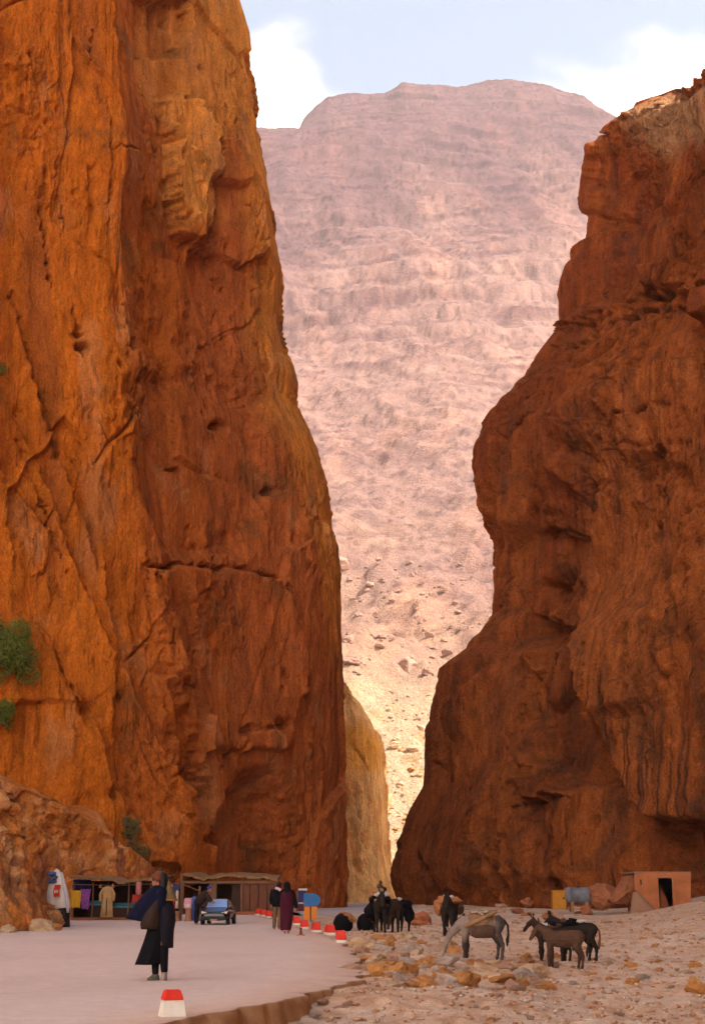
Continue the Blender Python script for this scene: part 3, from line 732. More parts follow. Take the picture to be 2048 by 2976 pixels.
rc = mixc(C3(.67, .555, .495) + 0 * RX2[..., None], C3(.62, .505, .445), sstep(-.3, .6, g1))
rc = mixc(rc, C3(.68, .56, .49), sstep(.1, .7, g2) * .5)
rc = mixc(rc, C3(.64, .46, .35), sstep(1.6, 0.1, re[:, None] - RX2 + .5 * g2) * .8)
rc[:, len(cols):] = mixc(C3(.33, .17, .075) + 0 * SX[..., None], C3(.46, .28, .15), sstep(-.4, .5, fbm(SY / .4, SZ / .25, 4, 47)))
rd = link('road', grid_mesh('road', RX2, RY2, RZ2, rc), rock_mat('road_surface', fine=3.0, vary=0.07, bump=0.014, streak=0.03, speck=0.09, crack=0.0, vert=0.0))
tag(rd, 'pale dusty concrete road running up to the stalls', 'road', kind='structure')
fy_ = np.linspace(84, 150, 60); fxe = np.interp(fy_, [84, 92, 104, 122, 150], [-2.4, 3.2, 5.2, 8.0, 14])
fl = np.interp(fy_, [84, 100, 150], [-12, -12, -16])
cc = np.linspace(0, 1, 14)
FX = fl[:, None] + cc[None, :] * (fxe - fl)[:, None]; FY = np.repeat(fy_[:, None], 14, 1)
FZ = np.interp(FY, [80, 110, 160], [0.31, 0.50, 0.7]) - np.where(cc[None, :] > .95, 0.4, 0)
r2 = link('road_beyond', grid_mesh('road_beyond', FX, FY, FZ, C3(.50, .42, .40) + 0 * FX[..., None]), rd.data.materials[0])
tag(r2, 'far stretch of pale road passing round the pale buttress', 'road', kind='structure')

# =================================================================== THINGS
def on_bed(px, py):
    u, y, z = ray(px, py)
    t = CAM_H / -z
    for _ in range(60):
        h = float(bed_z(u * t, min(t * y, 150)))
        t = 0.5 * t + 0.5 * (CAM_H - h) / -z
    return Vector((u * t, y * t, float(bed_z(u * t, min(t * y, 150)))))

PALETTE = {}
def pm(name, color, **k):
    if name not in PALETTE: PALETTE[name] = mat(name, color, **k)
    return PALETTE[name]
cloth = lambda n, c, **k: pm(n, c, rough=0.95, vary=0.3, scale=14, bump=0.01, bscale=60, spec=0.1, **k)
m_navy = cloth('navy_wool', (.007, .008, .024)); m_black = cloth('black_cloth', (.008, .007, .009)); m_brownc = cloth('brown_cloth', (.042, .024, .018))
m_trous = cloth('charcoal_cloth', (.016, .013, .020)); m_skin = pm('skin', (.33, .13, .07), rough=.6, vary=.12, scale=20, spec=.3)
m_shoe = pm('shoe_leather', (.10, .075, .06), rough=.7, vary=.4, scale=25); m_sole = pm('dusty_shoe', (.30, .22, .20), rough=.9, vary=.3, scale=30)
m_scarf = cloth('patterned_scarf', (.24, .05, .02), second=(.008, .035, .025)); m_straw = pm('woven_straw', (.20, .125, .05), rough=.95, vary=.5, scale=22, bump=.02, bscale=45)
m_maroon = cloth('maroon_cloth', (.065, .010, .022)); m_pinkc = cloth('pale_pink_cloth', (.62, .40, .46)); m_khaki = cloth('khaki_cloth', (.17, .10, .06))
m_bluecap = cloth('blue_knit', (.03, .06, .42)); m_wood = pm('weathered_wood', (.24, .12, .065), rough=.9, vary=.45, scale=5, bump=.01, bscale=30, stretch=(6, 6, .6))
m_darkwood = pm('dark_timber', (.065, .030, .020), rough=.9, vary=.4, scale=5, bump=.01, bscale=30, stretch=(6, 6, .6))
m_hair = pm('black_hair', (.010, .008, .008), rough=.7, vary=.3)

# ---------------------------------------------------------------- people
def shift(tubes, dx=0, dy=0, dz=0):
    return [([(p[0] + dx, p[1] + dy, p[2] + dz) for p in t[0]], t[1]) for t in tubes]
def hand_tubes(w, d, s=1.0, side=1):
    """palm, four fingers and a thumb from wrist w along direction d"""
    w = Vector(w); d = Vector(d).normalized(); lat = d.cross(Vector((0, 0, 1)))
    lat = Vector((0, 1, 0)) if lat.length < .3 else lat.normalized()
    out = [([tuple(w), tuple(w + d * .09 * s)], [.026 * s, .034 * s])]
    for i, L in enumerate((.068, .078, .072, .055)):
        b = w + d * .09 * s + lat * (i - 1.5) * .019 * s
        k = b + d * L * .55 * s; e = k + (d * .7 + Vector((0, 0, -.5))).normalized() * L * .5 * s
        out.append(([tuple(b), tuple(k), tuple(e)], [.0095 * s, .009 * s, .0075 * s]))
    b = w + d * .03 * s - lat * side * .028 * s
    out.append(([tuple(b), tuple(b + d * .03 * s - lat * side * .03 * s), tuple(b + d * .065 * s - lat * side * .036 * s)], [.012 * s, .011 * s, .009 * s]))
    return out
def head_tubes(c, face, s=1.0):
    """skull, jaw, nose, ears; face = horizontal direction of the gaze"""
    c = Vector(c); f = Vector(face).normalized(); l = Vector((-f.y, f.x, 0))
    T = [([tuple(c + Vector((0, 0, .04)) - f * .025), tuple(c + Vector((0, 0, .03)) + f * .03)], [.088 * s, .082 * s]),
         ([tuple(c + Vector((0, 0, -.01)) + f * .02), tuple(c + Vector((0, 0, -.085)) + f * .055)], [.075 * s, .042 * s]),
         ([tuple(c + f * .10 + Vector((0, 0, .025))), tuple(c + f * .125 + Vector((0, 0, -.012)))], [.010 * s, .016 * s]),
         ([tuple(c + f * .092 + Vector((0, 0, -.052)) - l * .02), tuple(c + f * .092 + Vector((0, 0, -.052)) + l * .02)], [.010, .010])]
    for sgn in (-1, 1):
        T.append(([tuple(c + l * .085 * sgn + Vector((0, 0, .01))), tuple(c + l * .092 * sgn + Vector((0, 0, -.03)))], [.018, .013]))
        T.append(([tuple(c + f * .085 + l * .022 * sgn + Vector((0, 0, .038))), tuple(c + f * .085 + l * .046 * sgn + Vector((0, 0, .036)))], [.012, .011]))
    return T

# the walker in the navy cape: faces left and away, wind in the cape and skirt
p0 = on_road(457, 2850)
walker = empty('person', p0)
tag(walker, 'person in a billowing navy cape and long black skirt walking across the road', 'person')
tb = [([(0.02, 0, .90), (.01, 0, 1.15), (0, 0, 1.38)], [.15, .155, .15]), ([(0, 0, 1.40), (-.03, 0, 1.56)], [.065, .055]),
      ([(-.02, .05, .88), (-.05, .04, .48), (-.04, .05, .09)], [.10, .062, .042]), ([(-.04, .05, .05), (-.13, .045, .035)], [.038, .030]),
      ([(.08, -.06, .88), (.10, -.08, .50), (.12, -.05, .12)], [.10, .065, .045]), ([(.12, -.05, .06), (.09, .06, .035)], [.040, .032]),
      ([(-.02, .19, 1.40), (-.12, .22, 1.15), (-.20, .12, .98)], [.055, .045, .034]), ([(.04, -.17, 1.40), (.10, -.12, 1.14), (-.03, .14, 1.0)], [.055, .045, .034])]
tb += hand_tubes((-.20, .12, .98), (-.6, -.3, -.3)) + hand_tubes((-.03, .14, 1.0), (-.6, .3, -.3), 1, -1) + head_tubes((-.045, 0, 1.615), (-1, .25, 0))
body = link('body', body_mesh('walker_body', tb, .014, 3), m_skin, walker, True)
def shear(me, k, x0):
    for v in me.vertices: v.co.z -= k * max(0.0, v.co.x - x0) * min(1.0, max(0.0, (1.2 - v.co.z) / .25)); v.co += Vector((0, .012, .006)) * mnoise.noise(v.co * 9)
    return me
cape = link('cape', shear(loft_mesh('walker_cape', [(-.02, 0, 1.53, .075, .08), (-.01, 0, 1.50, .13, .12), (-.02, .0, 1.45, .19, .165), (-.05, 0, 1.35, .255, .20), (-.09, 0, 1.24, .305, .225), (-.13, .01, 1.14, .335, .24), (-.165, .02, 1.06, .365, .245), (-.19, .03, .99, .385, .25), (-.19, .03, .985, .34, .21)], 56, True, .055, 6, 3), .22, -.5), m_navy, walker, True)
link('tunic', loft_mesh('walker_tunic', [(-.13, -.12, .82, .15, .15), (-.13, -.13, .90, .165, .16), (-.11, -.14, 1.0, .15, .165), (-.085, -.13, 1.10, .125, .16), (-.05, -.11, 1.20, .09, .15), (-.02, -.09, 1.28, .055, .13), (0, -.07, 1.33, .03, .09)], 28, True, .02, 5, 4), m_brownc, walker, True)
link('coat', loft_mesh('walker_coat', [(.13, .0, .52, .12, .15), (.125, 0, .66, .125, .17), (.12, -.01, .80, .135, .18), (.125, -.02, .94, .155, .19), (.13, -.03, 1.06, .145, .19), (.10, -.02, 1.2, .14, .17), (.06, 0, 1.34, .13, .14), (.03, 0, 1.42, .08, .08)], 28, True, .03, 5, 5), m_trous, walker, True)
link('skirt', loft_mesh('walker_skirt', [(-.175, .02, .255, .21, .20), (-.14, .02, .30, .225, .21), (-.10, .01, .45, .205, .20), (-.06, 0, .62, .185, .19), (-.03, 0, .78, .17, .18), (-.02, 0, .90, .16, .16)][::-1], 40, True, .07, 7, 6), m_black, walker, True)
for tube in (([(-.05, .045, .50), (-.045, .045, .30), (-.04, .05, .12)], [.075, .066, .055]), ([(.10, -.07, .56), (.11, -.07, .34), (.12, -.05, .15)], [.082, .072, .058])):
    link('trouser_leg', tube_mesh('trouser_leg', [tube], 14), m_black, walker, True)
link('shoe', loft_mesh('shoe_a', [(-.07, .047, 0, .105, .046), (-.07, .047, .03, .105, .046), (-.05, .047, .06, .08, .044), (-.035, .047, .10, .052, .045)], 18), m_shoe, walker, True)
link('shoe', loft_mesh('shoe_b', [(.115, -.005, 0, .05, .105), (.115, -.005, .03, .05, .105), (.118, -.02, .07, .05, .075), (.12, -.045, .15, .052, .055)], 18), m_sole, walker, True)
for tube in (([(.03, -.16, 1.41), (.10, -.12, 1.14), (0, .11, 1.02)], [.08, .065, .055]), ([(-.02, .19, 1.40), (-.12, .22, 1.15), (-.18, .14, 1.01)], [.08, .065, .055])):
    link('sleeve', tube_mesh('walker_sleeve', [tube], 14), m_navy, walker, True)
hs = link('head_scarf', loft_mesh('walker_scarf', [(-.03, .0, 1.60, .105, .105), (-.035, 0, 1.645, .118, .112), (-.03, 0, 1.70, .112, .105), (-.01, 0, 1.745, .075, .075), (.01, 0, 1.765, .03, .03)], 24, True, .04, 6, 7), m_scarf, walker, True)
link('scarf_knot', rock_mesh('scarf_knot', 4, 2, .9, .3), pm('dark_green_cloth', (.012, .035, .032), rough=.95), hs).matrix_local = Matrix.Translation((-.01, 0, 1.775)) @ Matrix.Diagonal((.045, .04, .04, 1))
link('hair', loft_mesh('walker_hair', [(.045, -.01, 1.44, .07, .09), (.05, -.01, 1.52, .075, .095), (.05, 0, 1.62, .075, .10), (.04, 0, 1.70, .07, .09), (.03, 0, 1.75, .03, .04)], 20, True, .05, 5, 8), m_hair, walker, True)
bsk = empty('straw_basket', (p0.x + .165, p0.y - .06, p0.z + 1.27)); bsk.scale = (.92, .92, .78); tag(bsk, 'conical woven straw basket carried on the shoulder of the caped person', 'basket')
link('basket_cone', loft_mesh('basket_cone', [(0, 0, 0, .05, .05), (0, 0, .03, .135, .11), (.005, 0, .08, .125, .10), (.01, 0, .17, .085, .08), (0, 0, .27, .055, .055), (-.01, 0, .36, .03, .03), (-.02, 0, .42, .012, .012)], 22, True, .05, 9, 2), m_straw, bsk, True)
link('basket_rim', loft_mesh('basket_rim', [(0, 0, .005, .14, .115), (0, 0, .025, .155, .13), (0, 0, .05, .14, .115)], 22, True, .06, 8, 3), pm('ochre_cord', (.26, .12, .03), rough=.9), bsk, True)

# two people walking together at the kerb
p1 = on_road(833, 2714)
wa = empty('person', p1); tag(wa, 'person in a long maroon robe and black hood walking by the painted kerb', 'person')
tb = [([(0, 0, .9), (0, 0, 1.4)], [.15, .16]), ([(0, 0, 1.4), (0, 0, 1.55)], [.06, .05]), ([(-.08, 0, .85), (-.08, .05, .45), (-.06, 0, .08)], [.09, .06, .04]), ([(.08, 0, .85), (.08, -.02, .45), (.06, -.05, .08)], [.09, .06, .04]),
      ([(-.06, 0, .05), (-.06, .12, .035)], [.04, .03]), ([(.06, -.05, .05), (.06, .07, .035)], [.04, .03]),
      ([(.19, 0, 1.42), (.27, -.02, 1.10), (.32, -.04, .86)], [.06, .05, .038]), ([(-.19, 0, 1.42), (-.25, .06, 1.12), (-.22, .14, .9)], [.06, .05, .038])] + hand_tubes((.32, -.04, .86), (.1, 0, -1)) + hand_tubes((-.22, .14, .9), (0, .2, -1), 1, -1) + head_tubes((0, .02, 1.62), (0, 1, 0))
link('body', body_mesh('robed_body', tb, .018, 3), m_skin, wa, True)
link('robe', loft_mesh('maroon_robe', [(-.03, 0, .10, .155, .15), (-.03, 0, .16, .185, .17), (0, 0, .45, .215, .19), (.0, 0, .85, .235, .20), (0, 0, 1.15, .24, .19), (0, 0, 1.36, .23, .17), (0, 0, 1.46, .15, .13), (0, 0, 1.52, .08, .08)][::-1], 32, True, .05, 7, 11), m_maroon, wa, True)
link('robe_hem', loft_mesh('robe_hem', [(-.03, 0, .085, .16, .155), (-.03, 0, .13, .175, .165)], 32, True), pm('pink_trim', (.40, .16, .18), rough=.9), wa, True)
link('sleeve', tube_mesh('robe_sleeve', [([(.19, 0, 1.42), (.28, -.02, 1.10), (.33, -.04, .90)], [.085, .075, .07])]), m_black, wa, True)
link('sleeve', tube_mesh('robe_sleeve_b', [([(-.19, 0, 1.42), (-.26, .06, 1.12), (-.23, .13, .94)], [.085, .075, .07])]), m_black, wa, True)
link('hood', loft_mesh('hood', [(0, 0, 1.30, .20, .17), (0, 0, 1.42, .16, .15), (0, 0, 1.55, .115, .125), (0, 0, 1.66, .12, .13), (0, 0, 1.73, .095, .10), (0, 0, 1.765, .04, .04)], 24, True, .04, 5, 12), m_black, wa, True)
p2 = on_road(806, 2702)
wb = empty('person', p2); tag(wb, 'person in a black jacket and khaki trousers with a pale pink scarf', 'person')
tb = [([(0, 0, .92), (0, 0, 1.4)], [.15, .165]), ([(0, 0, 1.4), (.02, 0, 1.56)], [.06, .05]), ([(-.08, 0, .88), (-.11, .14, .48), (-.13, .02, .08)], [.09, .06, .04]), ([(.08, 0, .88), (.09, -.08, .47), (.07, -.22, .09)], [.09, .06, .04]),
      ([(-.13, .02, .05), (-.13, .14, .035)], [.04, .03]), ([(.07, -.22, .06), (.07, -.1, .035)], [.04, .03]),
      ([(-.2, 0, 1.42), (-.26, -.04, 1.14), (-.24, .06, .92)], [.06, .05, .038]), ([(.2, 0, 1.42), (.25, .04, 1.14), (.24, .14, .95)], [.06, .05, .038])] + hand_tubes((-.24, .06, .92), (0, .2, -1)) + hand_tubes((.24, .14, .95), (0, .3, -1), 1, -1) + head_tubes((.03, .02, 1.63), (.2, 1, 0))
link('body', body_mesh('jacket_body', tb, .018, 3), m_skin, wb, True)
link('jacket', loft_mesh('jacket', [(0, 0, .84, .20, .17), (0, 0, 1.0, .215, .18), (0, 0, 1.25, .235, .185), (0, 0, 1.40, .21, .16), (.01, 0, 1.49, .10, .10)], 28, True, .04, 5, 13), m_black, wb, True)
for tube in (([(-.2, 0, 1.42), (-.27, -.04, 1.14), (-.245, .05, .95)], [.085, .07, .06]), ([(.2, 0, 1.42), (.26, .04, 1.14), (.245, .13, .98)], [.085, .07, .06])):
    link('sleeve', tube_mesh('jacket_sleeve', [tube]), m_black, wb, True)
for tube in (([(-.08, 0, .86), (-.11, .13, .48), (-.13, .02, .10)], [.105, .085, .07]), ([(.08, 0, .86), (.09, -.08, .47), (.07, -.21, .11)], [.105, .085, .07])):
    link('trouser_leg', tube_mesh('khaki_leg', [tube]), m_khaki, wb, True)
link('scarf', tube_mesh('pink_scarf', [([(-.06, -.12, 1.52), (.10, -.17, 1.46), (.14, -.22, 1.30), (.10, -.22, 1.12)], [.05, .055, .06, .05])]), m_pinkc, wb, True)
link('hair', loft_mesh('short_hair', [(.02, -.03, 1.58, .085, .09), (.03, -.02, 1.66, .095, .10), (.03, 0, 1.73, .075, .085), (.03, 0, 1.755, .03, .03)], 18), m_hair, wb, True)

# ---------------------------------------------------------------- painted kerb stones
m_red = pm('red_paint', (.70, .030, .012), rough=.6, vary=.15, scale=12, bump=.004, bscale=40); m_white = pm('limewash', (.72, .66, .58), rough=.9, vary=.14, scale=8, bump=.006, bscale=30)
def block_mesh(name, lo, hi, z0, z1, d0, d1, seed):
    bm = bmesh.new(); r = random.Random(seed)
    v = []
    for z, w, d in ((z0, lo, d0), (z1, hi, d1)):
        for sx, sy in ((-1, -1), (1, -1), (1, 1), (-1, 1)): v.append(bm.verts.new((sx * w + r.uniform(-.012, .012), sy * d + r.uniform(-.012, .012), z)))
    bm.faces.new(v[:4][::-1]); bm.faces.new(v[4:])
    for k in range(4): bm.faces.new([v[k], v[(k + 1) % 4], v[4 + (k + 1) % 4], v[4 + k]])
    bmesh.ops.bevel(bm, geom=list(bm.edges), offset=.014, segments=2, affect='EDGES')
    bmesh.ops.recalc_face_normals(bm, faces=bm.faces)
    return bm_mesh(name, bm)
kb = [(block_mesh('kerb_base', .205, .158, -.02, .235, .17, .135, k), block_mesh('kerb_cap', .160, .118, .2355, .385, .137, .10, k + 50)) for k in range(3)]
kr = [(block_mesh('row_base', .205, .195, -.02, .085, .17, .16, k), block_mesh('row_cap', .196, .165, .0855, .385, .162, .125, k + 50)) for k in range(3)]
def kerb(loc, rz, k, scl, label, group=None):
    e = empty('kerb_stone', loc, rz); e.scale = scl; tag(e, label, 'kerb stone', group)
    link('white_base', (kb if group is None else kr)[k][0], m_white, e); link('red_cap', (kb if group is None else kr)[k][1], m_red, e)
    return e
kerb(on_road(500, 2952), .28, 0, (.76, .76, .76), 'single red-capped white kerb stone standing alone on the corner of the road')
spots = [(990, 2738, .9), (958, 2716, .95), (918, 2708, 1), (884, 2699, 1), (862, 2688, 1), (845, 2681, 1), (822, 2676, 1), (800, 2671, 1), (781, 2667, 1), (765, 2663, 1), (750, 2660, 1)]
ORD = 'first second third fourth fifth sixth seventh eighth ninth tenth eleventh'.split()
for i, (px, py, k) in enumerate(spots):
    p = on_road(px, py); q = on_road(*(spots[i + 1][:2] if i + 1 < len(spots) else (738, 2657)))
    ang = math.atan2((q - p).y, (q - p).x) + math.pi
    kerb(p, ang, i % 3, (1.75, .9, .85), f'red and white kerb stone, {ORD[i]} of the row counted from the rubble heap', 'red and white kerb stones in a row')
cone = empty('traffic_cone', on_road(874, 2719)); tag(cone, 'small dark red cone with orange foot standing by the kerb stones', 'cone')
link('cone_body', loft_mesh('cone_body', [(0, 0, .03, .06, .06), (0, 0, .12, .04, .04), (0, 0, .20, .032, .032), (0, 0, .22, .048, .048), (0, 0, .26, .04, .04)], 14), pm('dark_red', (.18, .03, .02)), cone, True)
link('cone_foot', loft_mesh('cone_foot', [(0, 0, 0, .15, .12), (0, 0, .03, .14, .11)], 18), pm('faded_orange', (.50, .17, .05)), cone, True)

# ---------------------------------------------------------------- arrow sign
ps = on_bed(908, 2678)
sg = empty('arrow_sign', ps); tag(sg, 'blue arrow-shaped road sign over two orange boards on a dark post', 'sign')
k = ps.y / F * 1.0
H0, H1 = at(908, 2656, ps.y).z - ps.z, at(908, 2636, ps.y).z - ps.z
def zc(py): return at(908, py, ps.y).z - ps.z
def xc(px): return at(px, 2630, ps.y).x - ps.x
bm = bmesh.new(); out = [(882, 2596), (918, 2597), (929, 2607), (933, 2616), (929, 2625), (921, 2634), (882, 2633)]
v0 = [bm.verts.new((xc(a), -.05, zc(b))) for a, b in out]; v1 = [bm.verts.new((xc(a), -.02, zc(b))) for a, b in out]
bm.faces.new(v0); bm.faces.new(v1[::-1])
for i in range(len(out)): bm.faces.new([v0[i], v1[i], v1[(i + 1) % len(out)], v0[(i + 1) % len(out)]])
bmesh.ops.recalc_face_normals(bm, faces=bm.faces)
link('arrow_board', bm_mesh('arrow_board', bm), pm('blue_enamel', (.012, .13, .36), rough=.45, vary=.15, scale=4), sg)
m_or = pm('orange_enamel', (.72, .21, .015), rough=.5, vary=.12, scale=5)
link('orange_board', box_mesh('orange_board', (xc(884), -.045, zc(2672)), (xc(900.5), -.02, zc(2634.5)), .008), m_or, sg)
link('orange_board', box_mesh('orange_board_b', (xc(904.5), -.045, zc(2672)), (xc(921), -.02, zc(2634.5)), .008), m_or, sg)
link('post', box_mesh('sign_post', (xc(900.8), -.018, -.3), (xc(904.2), .05, zc(2600)), .006), m_darkwood, sg)

# the painted door in the wall behind the sign
dl = at(861, 2642, 88.0); dh = at(893, 2583, 88.0); dr = empty('painted_door', (dl.x, 88.0, road_z(88)))
tag(dr, 'violet and maroon painted door with white bands at the foot of the cliff', 'door')
w_, h_ = dh.x - dl.x, dh.z - road_z(88)
link('upper_panel', box_mesh('upper_panel', (.12, -.06, h_ * .40), (w_ - .08, 0, h_ - .1), .01), pm('violet_paint', (.035, .022, .16), rough=.6), dr)
link('lower_panel', box_mesh('lower_panel', (.12, -.06, 0), (w_ - .08, 0, h_ * .34), .01), pm('maroon_paint', (.13, .022, .035), rough=.6), dr)
link('white_band', box_mesh('white_band', (.12, -.07, h_ * .342), (w_ - .08, 0, h_ * .398), .006), m_white, dr)
link('door_frame', box_mesh('door_jamb', (0, -.12, 0), (.118, .05, h_), .01), m_wood, dr); link('lintel', box_mesh('door_lintel', (.12, -.12, h_ - .095), (w_, .05, h_ + .02), .01), m_white, dr)

# ---------------------------------------------------------------- donkeys
def ellipsoid_tube(a, b, r): return ([a, b], [r, r])
def donkey_mesh(name, head='up', gait=0.0, turn=0.0, fat=1.0):
    """faces -X; one continuous skin"""
    f = fat
    T = [([(-.47, 0, .90), (-.30, 0, .87), (0, 0, .83), (.28, 0, .86), (.50, 0, .92)], [.17 * f, .215 * f, .235 * f, .215 * f, .17 * f]),
         ([(-.40, 0, 1.00), (-.15, 0, 1.00), (.2, 0, 1.00), (.48, 0, 1.02)], [.10, .10, .11, .10])]
    if head == 'down':
        poll, muz = (-.86, turn, .58), (-1.0, turn, .16)
        T += [([(-.40, 0, .98), (-.62, turn * .5, .82), (-.82, turn, .62)], [.17, .125, .095]), ([(-.82, turn, .60), (-.92, turn, .42), (-.985, turn, .22), (-1.0, turn, .15)], [.085, .082, .056, .050])]
        ears = [([(-.80, turn + .05 * s, .66), (-.84, turn + .11 * s, .78), (-.90, turn + .13 * s, .84)], [.026, .034, .012]) for s in (-1, 1)]
    elif head == 'front':                                   # level, looking straight at -X, neck raised a little
        T += [([(-.40, 0, 1.0), (-.58, turn * .5, 1.12), (-.72, turn, 1.20)], [.17, .12, .10]), ([(-.72, turn, 1.20), (-.84, turn, 1.05), (-.95, turn, .88), (-.98, turn, .84)], [.088, .082, .058, .052])]
        ears = [([(-.70, turn + .05 * s, 1.27), (-.72, turn + .10 * s, 1.40), (-.74, turn + .14 * s, 1.47)], [.026, .034, .012]) for s in (-1, 1)]
    else:
        T += [([(-.40, 0, 1.0), (-.56, turn * .5, 1.18), (-.68, turn, 1.32)], [.17, .12, .095]), ([(-.68, turn, 1.33), (-.82, turn, 1.20), (-.93, turn, 1.05), (-.955, turn, 1.01)], [.085, .080, .056, .050])]
        ears = [([(-.66, turn + .05 * s, 1.40), (-.69 - .05 * s, turn + .11 * s, 1.54), (-.74 - .10 * s, turn + .14 * s, 1.63)], [.026, .032, .010]) for s in (-1, 1)]
    T += ears
    for s, g in ((-1, gait), (1, -gait)):
        T.append(([(-.40, .12 * s, .84), (-.40 - g * .5, .125 * s, .58), (-.40 - g, .125 * s, .36), (-.40 - g * .8, .125 * s, .12), (-.41 - g * .8, .125 * s, .05)], [.13, .082, .060, .042, .050]))
        T.append(([(.42, .11 * s, .86), (.36 + g * .3, .13 * s, .64), (.50 + g * .8, .125 * s, .40), (.47 + g, .125 * s, .13), (.45 + g, .125 * s, .05)], [.18, .125, .062, .043, .052]))
    me = body_mesh(name, T, .022, 3)
    off = Vector((len(name) * 3.1, 0, 0))
    nv = len(me.vertices); co = np.empty(nv * 3, np.float32); no = co.copy(); me.vertices.foreach_get('co', co); me.vertices.foreach_get('normal', no)
    co = co.reshape(-1, 3); h = np.array([.016 * mnoise.noise(Vector(p) * 7 + off) + .008 * mnoise.noise(Vector(p) * 22 + off) for p in co.tolist()], np.float32)
    me.vertices.foreach_set('co', (co + no.reshape(-1, 3) * h[:, None]).ravel()); me.update()
    return me
fur = lambda n, c, s2: pm(n, c, rough=.95, vary=.35, scale=4, bump=.012, bscale=50, spec=.12, second=s2)
m_grey = fur('grey_fur', (.30, .235, .20), (.13, .095, .08)); m_dbrown = fur('dark_brown_fur', (.070, .038, .026), (.028, .016, .012)); m_blackf = fur('black_fur', (.016, .012, .011), (.030, .018, .013)); m_brownf = fur('brown_fur', (.135, .075, .045), (.06, .034, .024))
def coat(name, body, limb, rump=None):
    m = mat(name, body, rough=.95, vary=.35, scale=5, bump=.02, bscale=38, spec=.12)
    N, L = m.node_tree.nodes, m.node_tree.links; b = N['Principled BSDF']; src = b.inputs['Base Color'].links[0].from_socket
    co = N.new('ShaderNodeTexCoord'); sp = N.new('ShaderNodeSeparateXYZ'); L.new(co.outputs['Object'], sp.inputs[0])
    r1 = N.new('ShaderNodeMapRange'); r1.inputs[1].default_value = .66; r1.inputs[2].default_value = .42; L.new(sp.outputs[2], r1.inputs[0])
    rx = N.new('ShaderNodeMapRange'); rx.inputs[1].default_value = -.62; rx.inputs[2].default_value = -.52; L.new(sp.outputs[0], rx.inputs[0])
    mu = N.new('ShaderNodeMath'); mu.operation = 'MULTIPLY'; L.new(r1.outputs[0], mu.inputs[0]); L.new(rx.outputs[0], mu.inputs[1])
    mx_ = N.new('ShaderNodeMixRGB'); mx_.inputs[2].default_value = (*limb, 1); L.new(mu.outputs[0], mx_.inputs[0]); L.new(src, mx_.inputs[1]); out = mx_.outputs[0]
    if rump:
        r2 = N.new('ShaderNodeMapRange'); r2.inputs[1].default_value = .1; r2.inputs[2].default_value = .45; L.new(sp.outputs[0], r2.inputs[0])
        m2 = N.new('ShaderNodeMixRGB'); m2.inputs[2].default_value = (*rump, 1); L.new(r2.outputs[0], m2.inputs[0]); L.new(out, m2.inputs[1]); out = m2.outputs[0]
    L.new(out, b.inputs['Base Color']); return m
m_grey = coat('grey_coat', (.30, .225, .185), (.05, .034, .028), (.075, .056, .050)); m_brownf = coat('brown_coat', (.105, .054, .032), (.060, .034, .024)); m_dbrown = coat('dark_brown_coat', (.045, .024, .017), (.022, .013, .010))
m_tuft = pm('dark_tail_hair', (.022, .015, .012), rough=.95); m_pale = fur('pale_muzzle_fur', (.42, .34, .28), (.3, .24, .2))
def donkey(loc, rz, name_mesh, m, label, head='up', gait=0., turn=0., sc_=1.0, fat=1.0, tail=m_tuft, muzzle=None, group='donkeys standing in the river bed'):
    e = empty('donkey', loc, rz, sc_); tag(e, label, 'donkey', group)
    link('body', donkey_mesh(name_mesh, head, gait, turn, fat), m, e, True)
    link('tail', tube_mesh(name_mesh + '_tail', [([(.60, 0, .98), (.69, 0, .86), (.70, .01, .66), (.67, .01, .50), (.66, .01, .36)], [.035, .030, .028, .045, .018])]), tail, e, True)
    mane = {'down': [(-.42, 0, 1.14), (-.64, turn * .5, .95), (-.83, turn, .72)], 'front': [(-.40, 0, 1.15), (-.58, turn * .5, 1.24), (-.70, turn, 1.30)], 'up': [(-.38, 0, 1.16), (-.53, turn * .5, 1.30), (-.63, turn, 1.42)]}[head]
    link('mane', tube_mesh(name_mesh + '_mane', [(mane, [.03, .032, .03])]), m_tuft, e, True)
    mz = {'down': [(-.985, turn, .24), (-1.005, turn, .15)], 'front': [(-.955, turn, .89), (-.985, turn, .84)], 'up': [(-.93, turn, 1.06), (-.96, turn, 1.01)]}[head]
    if muzzle: link('muzzle', tube_mesh(name_mesh + '_muzzle', [(mz, [.058, .053])]), muzzle, e, True)
    return e
def pack(loc, rz, sc_, label, kind, seed):
    """pack saddle with load, sitting on a donkey's back; own top-level thing"""
    e = empty('pack_saddle', loc, rz, sc_); tag(e, label, 'pack saddle')
    r = random.Random(seed)
    blanket = loft_mesh('saddle_blanket', [(0.02, 0, .66, .33, .27), (.02, 0, .80, .36, .285), (.02, 0, .98, .35, .27), (.02, 0, 1.09, .31, .19), (.02, 0, 1.135, .24, .10)], 28, True, .03, 6, seed)
    link('saddle_blanket', blanket, pm('sack_cloth', (.30, .17, .09), rough=.95, vary=.5, scale=10, bump=.015), e, True)
    return e

